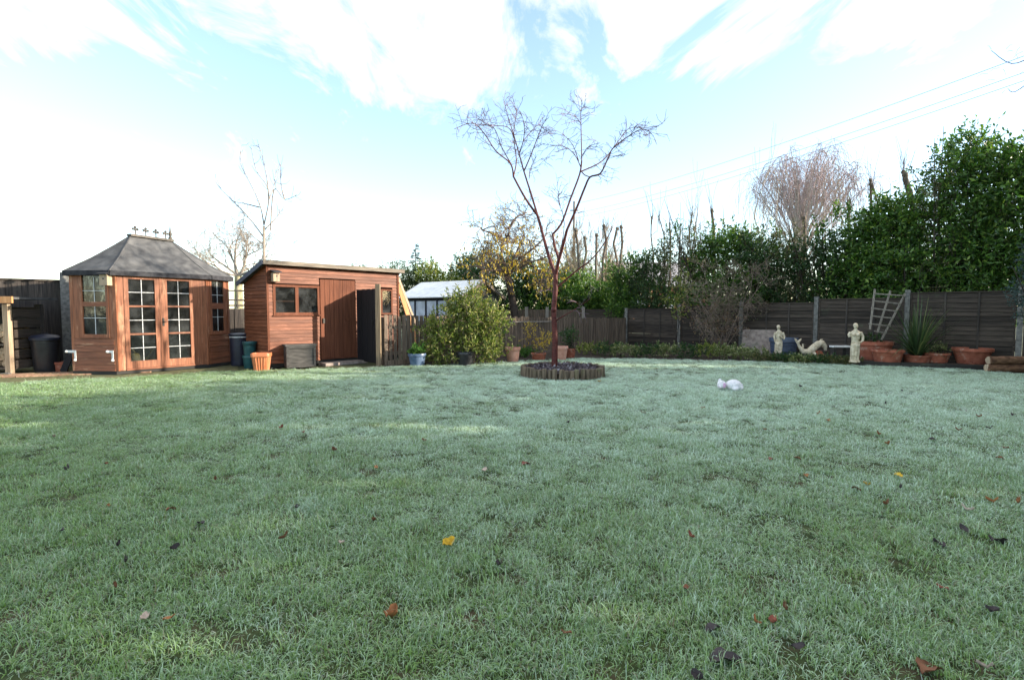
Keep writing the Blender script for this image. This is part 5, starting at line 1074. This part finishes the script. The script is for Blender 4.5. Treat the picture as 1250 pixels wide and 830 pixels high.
# bare trees on the left
base = A(288, 380, 23); base[2] = 0
T = thing('bare_tree', 'spreading leafless tree with mossy trunk behind the summerhouse', 'tree', base); m_ = MB(); tips = []
fk = A(291, 337, 23); m_.tube([base, (base + fk) / 2 + np.array([.05, 0, 0]), fk], [.21, .18, .16], 10); m_.build('trunk', M['bark_moss'], T, smooth=True); m_ = MB()
for dx, dz, L_ in ((-.95, .45, 1.5), (-.5, .9, 1.55), (-.05, 1, 1.5), (.45, .9, 1.5), (.95, .6, 1.45), (-.7, .8, 1.3), (.7, .9, 1.3), (.2, 1, 1.3)): grow(m_, fk, (dx, rng.normal() * .5, dz), L_ * 1.12, .055, 4, tips, nchild=4, up=.05, jit=.2, ang=(.4, 1.0), shrink=.66, sides=6, rmin=.005, nseg=5, start=.3)
m_.build('branches', M['twig_pale'], T)
base = A(322, 380, 20); base[2] = 0
T = thing('slender_tree', 'slender bare tree with tall whippy shoots behind the shed', 'tree', base); m_ = MB(); fk = A(322, 276, 20); m_.tube([base, (base + fk) / 2, fk], [.07, .06, .045], 8); m_.build('trunk', M['twig_pale'], T, smooth=True); m_ = MB()
def zp_(x, y): return (200 + x / 4.61, 160 + y / 4.61)
for pl in ([(563, 530), (545, 430), (500, 320), (430, 180), (440, 80)], [(563, 530), (590, 400), (580, 310), (520, 220), (490, 80)], [(590, 400), (585, 300), (560, 170), (535, 80)], [(563, 600), (480, 490), (370, 375), (300, 300), (290, 240)], [(590, 390), (620, 310), (632, 220)], [(563, 560), (640, 480), (650, 440)], [(680, 385), (660, 300), (655, 180)], [(600, 560), (620, 330), (680, 385), (750, 360)], [(563, 640), (510, 600), (450, 540)], [(540, 430), (460, 410), (400, 400)]):
    o = polybranch([zp_(*p) for p in pl], 20, rng.normal() * .6, .028, .009, 5, m_)
    for k in range(10):
        i = rng.integers(4, len(o)); d = unit(o[i] - o[i - 1] + rng.normal(size=3) * .04); d = unit(d + rng.normal(size=3) * .55); q = [o[i], o[i] + d * .2, o[i] + d * .35 + np.array([0, 0, .1])]; m_.tube(q, [.009, .007, .005], 3, cap=False)
m_.build('branches', M['twig_pale'], T)

# autumn tree with yellow leaves
AY = 19.2; base = A(632, 380, AY); base[2] = 0
T = thing('autumn_tree', 'gnarled dark tree with sparse yellow leaves behind the picket fence', 'tree', base); m_ = MB(); tips = []
tk = polybranch([(632, 420), (629, 385), (624, 360), (619, 335)], AY, 0, .17, .11, 10, m_); m_.build('trunk', M['bark_dark'], T, smooth=True); m_ = MB()
for px in ([(619, 335), (600, 318), (588, 300)], [(619, 335), (632, 305), (640, 285)], [(619, 335), (645, 322), (672, 312)], [(619, 335), (612, 305), (621, 285), (620, 276)], [(621, 296), (600, 285), (588, 281)], [(621, 280), (630, 266), (640, 261)], [(619, 330), (597, 330), (580, 325)], [(622, 325), (655, 300), (668, 285)], [(645, 322), (665, 335), (680, 340)]):
    o = polybranch(px, AY, rng.normal() * .7, .055, .018, 6, m_)
    for k in range(11): i = rng.integers(3, len(o)); grow(m_, o[i], rng.normal(size=3) + np.array([0, 0, .1]), .72, .018, 2, tips, nchild=4, up=-.04, jit=.3, ang=(.5, 1.1), shrink=.7, sides=4, rmin=.006, nseg=4, start=.2)
m_.build('branches', M['twig_brown'], T)
tp_ = np.array([t[0] for t in tips]); c_ = tp_[rng.integers(0, len(tp_), 2400)] + rng.normal(size=(2400, 3)) * .05; wgt = rng.random(2400) < np.clip(1.15 - (c_[:, 2] - 2.2) / 2.4, .12, 1); leaves('leaves', M['yellowleaf'], c_[wgt], .12, .055, T, axis=(0, 0, -1.2), spread=.7)
# evergreen masses behind the shed, the picket fence and the far shed
for x, yt, Y, rad, mm, lab in ((448, 325, 25, 1.0, 'conifer', 'rounded dark conifer behind the brown shed roof'), (480, 325, 24, 1.05, 'conifer', 'rounded dark conifer behind the brown shed roof'), (512, 330, 25, 1.0, 'conifer', 'rounded dark conifer behind the brown shed roof'), (538, 322, 24, .9, 'shrub', 'yellow-green shrub behind the far white-roofed shed'), (565, 318, 25, .95, 'ivy', 'dark evergreen shrub behind the gnarled autumn tree'), (595, 312, 24, 1.0, 'ivy', 'dark evergreen shrub behind the gnarled autumn tree'), (628, 315, 23.5, 1.0, 'ivy', 'dark evergreen shrub behind the gnarled autumn tree'), (660, 318, 23.5, 1.0, 'laurel', 'green laurel bush above the grey back fence'), (690, 335, 23.2, .9, 'laurel', 'green laurel bush above the grey back fence'), (718, 342, 23.2, .9, 'laurel', 'green laurel bush above the grey back fence'), (745, 345, 23.0, .9, 'laurel', 'green laurel bush above the grey back fence'), (735, 330, 28, 1.2, 'shrub', 'yellow-green thicket behind the thin pollarded trunks'), (700, 325, 28, 1.2, 'shrub', 'yellow-green thicket behind the thin pollarded trunks')):
    base = A(x, 380, Y); base[2] = 0; zt = A(x, yt, Y)[2]; lumps_ = [(np.array([base[0] + rng.normal() * .2, base[1] + rng.normal() * .2, z]), (rad * (1.1 - .45 * z / zt), rad * .9, .5)) for z in np.arange(.9, zt - .25, .5)]
    lab = lab + {448: ', by its left part', 480: ' middle', 512: ', next to the pointed conifer', 565: ', just above the white roof', 595: ', above the white roof ridge', 628: ', right behind its trunk', 660: ' beside the autumn tree', 690: ' behind the red tree', 718: ' below the pollarded trunks', 745: ' next to the fence corner'}.get(x, '')
    leafy('evergreen_bush' if mm != 'conifer' else 'round_conifer', lab, 'bush', base, lumps_, int(620 * zt / 3), .4, 12, .13, .055 if mm != 'conifer' else .03, mm, 'bark_dark', 'bushes beyond the picket fence', stems=5, stemr=.04, twigs=False)
base = A(508, 380, 29); base[2] = 0; T = thing('spire_conifer', 'small pointed conifer tip above the brown shed roof', 'tree', base); zt = A(508, 297, 29)[2]; m_ = MB(); m_.tube([base, base + np.array([0, 0, zt])], [.09, .012], 6); PL, DL = [], []
for k in range(70):
    z = rng.uniform(.35, .99) * zt; R = (zt - z) * .30 + .08; az = rng.random() * 6.283; e = base + np.array([math.cos(az) * R, math.sin(az) * R, z - R * .12]); s = base + np.array([0, 0, z]); m_.tube([s, e], [.014, .004], 3, cap=False)
    n = int(10 + 22 * R); t = rng.random((n, 1)) ** .7; PL.append(s + (e - s) * t); DL.append(np.repeat([(e - s) / R], n, 0))
m_.build('trunk', M['bark_dark'], T); leaves('crown', M['bluegreen'], np.vstack(PL), .12, .04, T, axis=np.vstack(DL), spread=.8)

# far shed with a white roof
Qn = A(563, 380, 18.0)[:2]; sdv = np.array([-.8, .6]); gdv = np.array([.6, .8]); SLn, SGn = 2.9, 2.05; EZ2, RZ2 = 1.92, 2.42
T = thing('far_shed', 'far grey-green shed with bright white roof beyond the bush', 'shed', (*Qn, 0)); Wsd = Wall(Qn + sdv * SLn, Qn); Wg = Wall(Qn, Qn + gdv * SGn)
for k in range(9): m_ = MB(); Wg.box(m_, 0, SGn, .05 + k * .205, .05 + (k + 1) * .205 - .008, -.03, .012 * (1 + k % 2)); m_.build('board', M['greenwall'], T)
for k in range(3): z = 1.895 + k * .15; hw = (SGn / 2) * (RZ2 - z - .14) / (RZ2 - EZ2) + .02; m_ = MB(); hw2 = max(.02, (SGn / 2) * (RZ2 - z - .01) / (RZ2 - EZ2) * .92); Wg.quad(m_, [(SGn / 2 - min(hw2, SGn / 2), z), (SGn / 2 + min(hw2, SGn / 2), z), (SGn / 2 + max(hw, .01), z + .14), (SGn / 2 - max(hw, .01), z + .14)], -.03, .012); m_.build('board', M['greenwall'], T)
m_ = MB(); Wsd.box(m_, 0, SLn, .02, 1.0, -.03, 0); m_.build('side_wall', M['greenwall'], T); m_ = MB(); Wsd.box(m_, 0, SLn, 1.72, EZ2, -.03, .0); m_.build('side_header', M['gate'], T)
for k in range(6): s = k * (SLn - .06) / 5; m_ = MB(); Wsd.box(m_, s, s + .07, 1.0, 1.72, -.03, .01); m_.build('mullion', M['gate'], T)
for k in range(5): s = .07 + k * (SLn - .06) / 5; m_ = MB(); Wsd.box(m_, s, s + (SLn - .06) / 5 - .07, 1.0, 1.72, -.025, -.01); m_.build('pane', M['polycarb'], T)
bk2 = Wall(Qn + gdv * SGn, Qn + gdv * SGn + sdv * SLn); m_ = MB(); bk2.box(m_, 0, SLn, 0, EZ2, -.03, 0); m_.build('back_wall', M['greenwall'], T)
b3 = Wall(Qn + sdv * SLn + gdv * SGn, Qn + sdv * SLn); m_ = MB(); b3.quad(m_, [(0, 0), (b3.L, 0), (b3.L, EZ2), (b3.L / 2, RZ2), (0, EZ2)], -.03, 0); m_.build('end_wall', M['greenwall'], T)
def P3(a, g, z): p = Qn + sdv * a + gdv * g; return np.array([p[0], p[1], z])
for g0, g1 in ((-.18, SGn / 2), (SGn + .18, SGn / 2)):
    z0 = EZ2 - .09; m_ = MB(); q = [P3(-.18, g0, z0), P3(SLn + .15, g0, z0), P3(SLn + .15, g1, RZ2 + .02), P3(-.18, g1, RZ2 + .02)]; m_.hexa(q + [p + np.array([0, 0, .035]) for p in q]); m_.build('roof', M['roofmetal'], T)
    m_ = MB(); m_.beam(P3(-.20, g0, z0 - .02), P3(-.20, g1, RZ2 - .01), .03, .11); m_.build('barge_board', M['fascia'], T)
m_ = MB(); p = P3(-.2, SGn / 2, RZ2 - .06); m_.beam(p, p + np.array([0, 0, .18]), .07, .04, up=(0, 1, 0)); m_.build('finial', M['fascia'], T)
# far house behind the hedge
q = A(802, 380, 48); HX = q[0]; T = thing('far_house', 'distant brick house with grey tiled roof behind the trees', 'house', (HX, 50, 0), .25)
m_ = MB(); m_.box(-4.2, 4.2, -3, 3, 0, 3.6); m_.build('wall', M['brick'], T, world=False)
m_ = MB(); m_.add([(-4.5, -3.3, 3.55), (4.5, -3.3, 3.55), (4.5, 3.3, 3.55), (-4.5, 3.3, 3.55), (-4.5, 0, 6.0), (4.5, 0, 6.0)], [(0, 1, 5, 4), (2, 3, 4, 5), (1, 2, 5), (3, 0, 4), (3, 2, 1, 0)]); rf2 = m_.build('roof', M['rooftile'], T, world=False)
m_ = MB(); m_.box(3.3, 3.95, -.4, .4, 5.2, 6.5); m_.build('chimney', M['brick'], rf2, world=False)
for x in (-2.6, 0, 2.6):
    m_ = MB(); m_.box(x - .6, x + .6, -3.05, -3.003, 1.6, 2.9); wn = m_.build('window', M['white'], T, world=False); m_ = MB(); m_.box(x - .5, x + .5, -3.06, -3.052, 1.7, 2.8); m_.build('pane', M['polycarb'], wn, world=False)

# overhead cables on a pole behind the trees
ends_ = [((706, 248), (1300, 50)), ((700, 261), (1300, 71)), ((694, 268), (1300, 81.5))]
pb = A(700, 380, 52); pb[2] = 0; m_ = MB(); zt = A(700, 246, 52)[2]
T = thing('telegraph_pole', 'thin telegraph pole carrying the overhead cables beyond the trees', 'pole', pb); m_.tube([pb, pb + np.array([0, 0, zt])], [.13, .09], 8); m_.build('pole', M['bark_grey'], T, smooth=True)
m_ = MB(); m_.beam(pb + np.array([-.4, -.12, zt - .9]), pb + np.array([.4, -.12, zt - .9]), .1, .1); m_.build('crossarm', M['bark_grey'], T)
for k, ((xa, ya), (xb, yb)) in enumerate(ends_):
    a, b = A(xa, ya, 51.9), A(xb, yb, 17.0); m_ = MB(); pts_ = [a + (b - a) * t + np.array([0, 0, -.5 * 4 * t * (1 - t)]) for t in np.linspace(0, 1.15, 28)]; m_.tube(pts_, .011, 5); o_ = m_.build('overhead_cable', M['cable']); tag(o_, ('uppermost overhead cable crossing the sky', 'middle overhead cable crossing the sky', 'lowest overhead cable crossing the sky')[k], 'cable')
# branch reaching in from a tree off to the right
q = np.array([12.9, 11.4, 0.0]); T = thing('overhanging_tree', 'bare tree whose thin twigs hang in over the hedge end', 'tree', q); m_ = MB(); tips = []
m_.tube([q, q + np.array([.05, 0, 3]), q + np.array([-.2, 0, 5.2]), q + np.array([-.9, -.1, 6.4])], [.16, .13, .08, .05], 8)
for px in ([(1330, 60), (1270, 70), (1235, 78), (1210, 62)], [(1330, 60), (1275, 90), (1240, 112), (1230, 108)]): o = polybranch(px, 11.0, -.2, .018, .004, 5, m_, base=q + np.array([-.9, -.1, 6.4]))
m_.build('limbs', M['bark_dark'], T, smooth=True); m_ = MB()
for k in range(26):
    s = A(rng.uniform(1205, 1300), rng.uniform(55, 115), 10.9 + rng.normal() * .15); d = unit(rng.normal(size=3)); m_.tube([s, s + d * .1, s + d * .17 + np.array([0, 0, -.05])], [.004, .003, .002], 3, cap=False)
m_.build('twigs', M['twig_brown'], T)

# ------------------------------------------------------------------ fallen leaves and the toy
def leafmesh(i, L_, wd, curl, fold, lobes):
    r = np.random.default_rng(60 + i); V = []; n = 6
    for s in range(n + 1):
        t = s / n; ww = wd * math.sin(math.pi * min(.06 + t * .94, 1)) ** .8 * (1 + (.28 * (s % 2) if lobes else 0)); x = (t - .5) * L_; zc_ = curl * ((t - .5) ** 2) * 4 * L_ + r.normal() * .003
        for k in (-1, -.5, 0, .5, 1): V.append((x, ww * k * (1 - .25 * abs(k) * fold), zc_ + fold * abs(k) ** 1.5 * wd * .9 + r.normal() * .002))
    Fc = [(5 * s + k, 5 * s + k + 1, 5 * s + k + 6, 5 * s + k + 5) for s in range(n) for k in range(4)]; b = len(V)
    V += [(L_ * .5, -.0012, curl * L_ + .001), (L_ * .5, .0012, curl * L_ + .001), (L_ * .78, 0, curl * L_ * 1.1)]; Fc.append((b, b + 1, b + 2))
    me = bpy.data.meshes.new('fallen_leaf'); me.from_pydata(V, [], Fc); me.update(); me.polygons.foreach_set('use_smooth', [True] * len(Fc)); return me
LM = [leafmesh(0, .07, .022, .18, .5, False), leafmesh(1, .06, .026, .25, .8, True), leafmesh(2, .08, .030, -.12, .6, True), leafmesh(3, .075, .018, .35, 1.1, False)]
lc = {'y': ((.50, .33, .035), 'yellow'), 'o': ((.30, .13, .05), 'orange'), 'b': ((.16, .07, .035), 'brown'), 'd': ((.055, .045, .046), 'dark'), 'p': ((.42, .34, .28), 'pale tan'), 'r': ((.26, .085, .055), 'reddish')}
LMat = {k: surf('dead_leaf_' + v[1].replace(' ', '_'), tuple(c * .75 for c in v[0]), tuple(min(c * 1.25, .9) for c in v[0]), (40, 40, 40), rough=.75, vary=.2, bump=.3) for k, v in lc.items()}
mcache = {}
spots = "66,533,p,1;82,574,d,1.35;129,566,b,.9;132,618,o,1;209,621,b,1;263,586,b,1;344,522,r,1.2;408,550,b,1.3;517,538,b,1;459,571,o,1;346,657,b,1;214,669,d,1;175,754,p,1;207,755,o,.85;417,663,p,.7;456,635,b,.8;591,574,p,1.2;362,619,d,.9;245,638,d,.9;77,647,d,.9;144,666,d,.9;153,686,d,.9;142,716,b,.7;305,541,p,.7;370,527,r,.8;694,516,d,1;642,566,r,1.4;785,504,b,1.2;858,498,o,1.1;928,496,d,1;977,472,d,1.2;1000,504,o,1.1;934,524,o,1.1;941,560,r,.9;973,559,b,1;984,580,o,.8;1084,542,o,1.2;1011,513,o,1;1072,530,o,1;1081,493,d,1;1101,477,d,1;1045,596,b,1;1058,592,y,1;1099,596,d,.9;1081,616,b,1.1;1097,580,y,1;1138,536,d,1;1169,525,b,1;1181,623,p,1.1;1177,646,d,1.25;1146,663,d,1.3;1218,660,d,1.7;1211,613,o,1.2;1242,614,o,1.2;1237,506,d,1.2;1195,509,b,1.1;1208,523,d,1;1227,547,b,1.1;1221,559,b,1;845,656,r,1;608,689,d,.9;837,718,b,.9;959,744,b,.9;870,767,d,1.1;852,827,d,1;922,759,o,.7;944,759,r,.9;1150,718,r,.9;1211,746,d,1;974,790,d,1;691,773,b,.8;1203,815,p,.8;732,466,y,1.1"
PR = np.random.default_rng(77)
def put_leaf(x, y, k, s, label, group=None, i=None):
    i = PR.integers(0, 4) if i is None else i
    if (i, k) not in mcache: me = LM[i].copy(); me.materials.append(LMat[k]); mcache[(i, k)] = me
    o = bpy.data.objects.new('fallen_leaf', mcache[(i, k)]); C.objects.link(o); p = G(x, y, .032); o.location = p; o.rotation_euler = (PR.normal() * .22, PR.normal() * .22, PR.random() * 6.283); o.scale = (s, s, s); tag(o, label, 'leaf', group)
for r_ in spots.split(';'):
    x, y, k, s = r_.split(','); put_leaf(float(x), float(y), k, float(s) * .8, f'small {lc[k][1]} fallen leaf lying on the frosted lawn', f'{lc[k][1]} fallen leaves on the lawn')
put_leaf(547, 664, 'y', 1.25, 'bright yellow crumpled leaf standing up in the frosted grass', i=1)
put_leaf(478, 752, 'o', 1.25, 'bright orange crumpled leaf standing up in the frosted grass', i=1)
put_leaf(886, 805, 'd', 1.5, 'large dark curled leaf lying on the frosted lawn', i=2)
put_leaf(1133, 815, 'b', 1.35, 'large brown crumpled leaf lying on the frosted lawn', i=2)
q = G(889, 477); T = thing('plush_toy', 'small white plush toy lying on the frosted lawn', 'toy', q, -.12)
m_ = MB(); m_.ball((.085, 0, .10), (.135, .105, .095), 18, 12); m_.ball((.19, -.03, .065), (.05, .05, .045), 10, 8); m_.ball((.09, -.09, .05), (.055, .05, .035), 10, 8); m_.ball((.22, .03, .10), .028, 8, 6); o_ = m_.build('body', M['plush'], T, world=False); remesh(o_, .011, 3)
m_ = MB(); m_.ball((-.115, -.01, .105), (.075, .072, .075), 16, 10); m_.ball((-.15, -.055, .075), (.032, .035, .028), 10, 7); o_ = m_.build('head', M['plush'], T, world=False); remesh(o_, .010, 2)
m_ = MB(); m_.ball((-.085, -.075, .10), (.028, .014, .045), 10, 8); m_.build('ear', M['pinkplush'], T, world=False, smooth=True); m_ = MB(); m_.ball((-.13, .05, .165), (.028, .016, .035), 10, 8); m_.build('ear', M['plush'], T, world=False, smooth=True)
m_ = MB(); m_.ball((-.175, -.075, .085), .009, 8, 6); m_.build('nose', M['pinkplush'], T, world=False, smooth=True)
tris = sum(len(o.data.loop_triangles) if o.data.loop_triangles else len(o.data.polygons) * 1.8 for o in C.objects if o.type == 'MESH'); print('objects', len(C.objects), 'approx tris', int(tris))
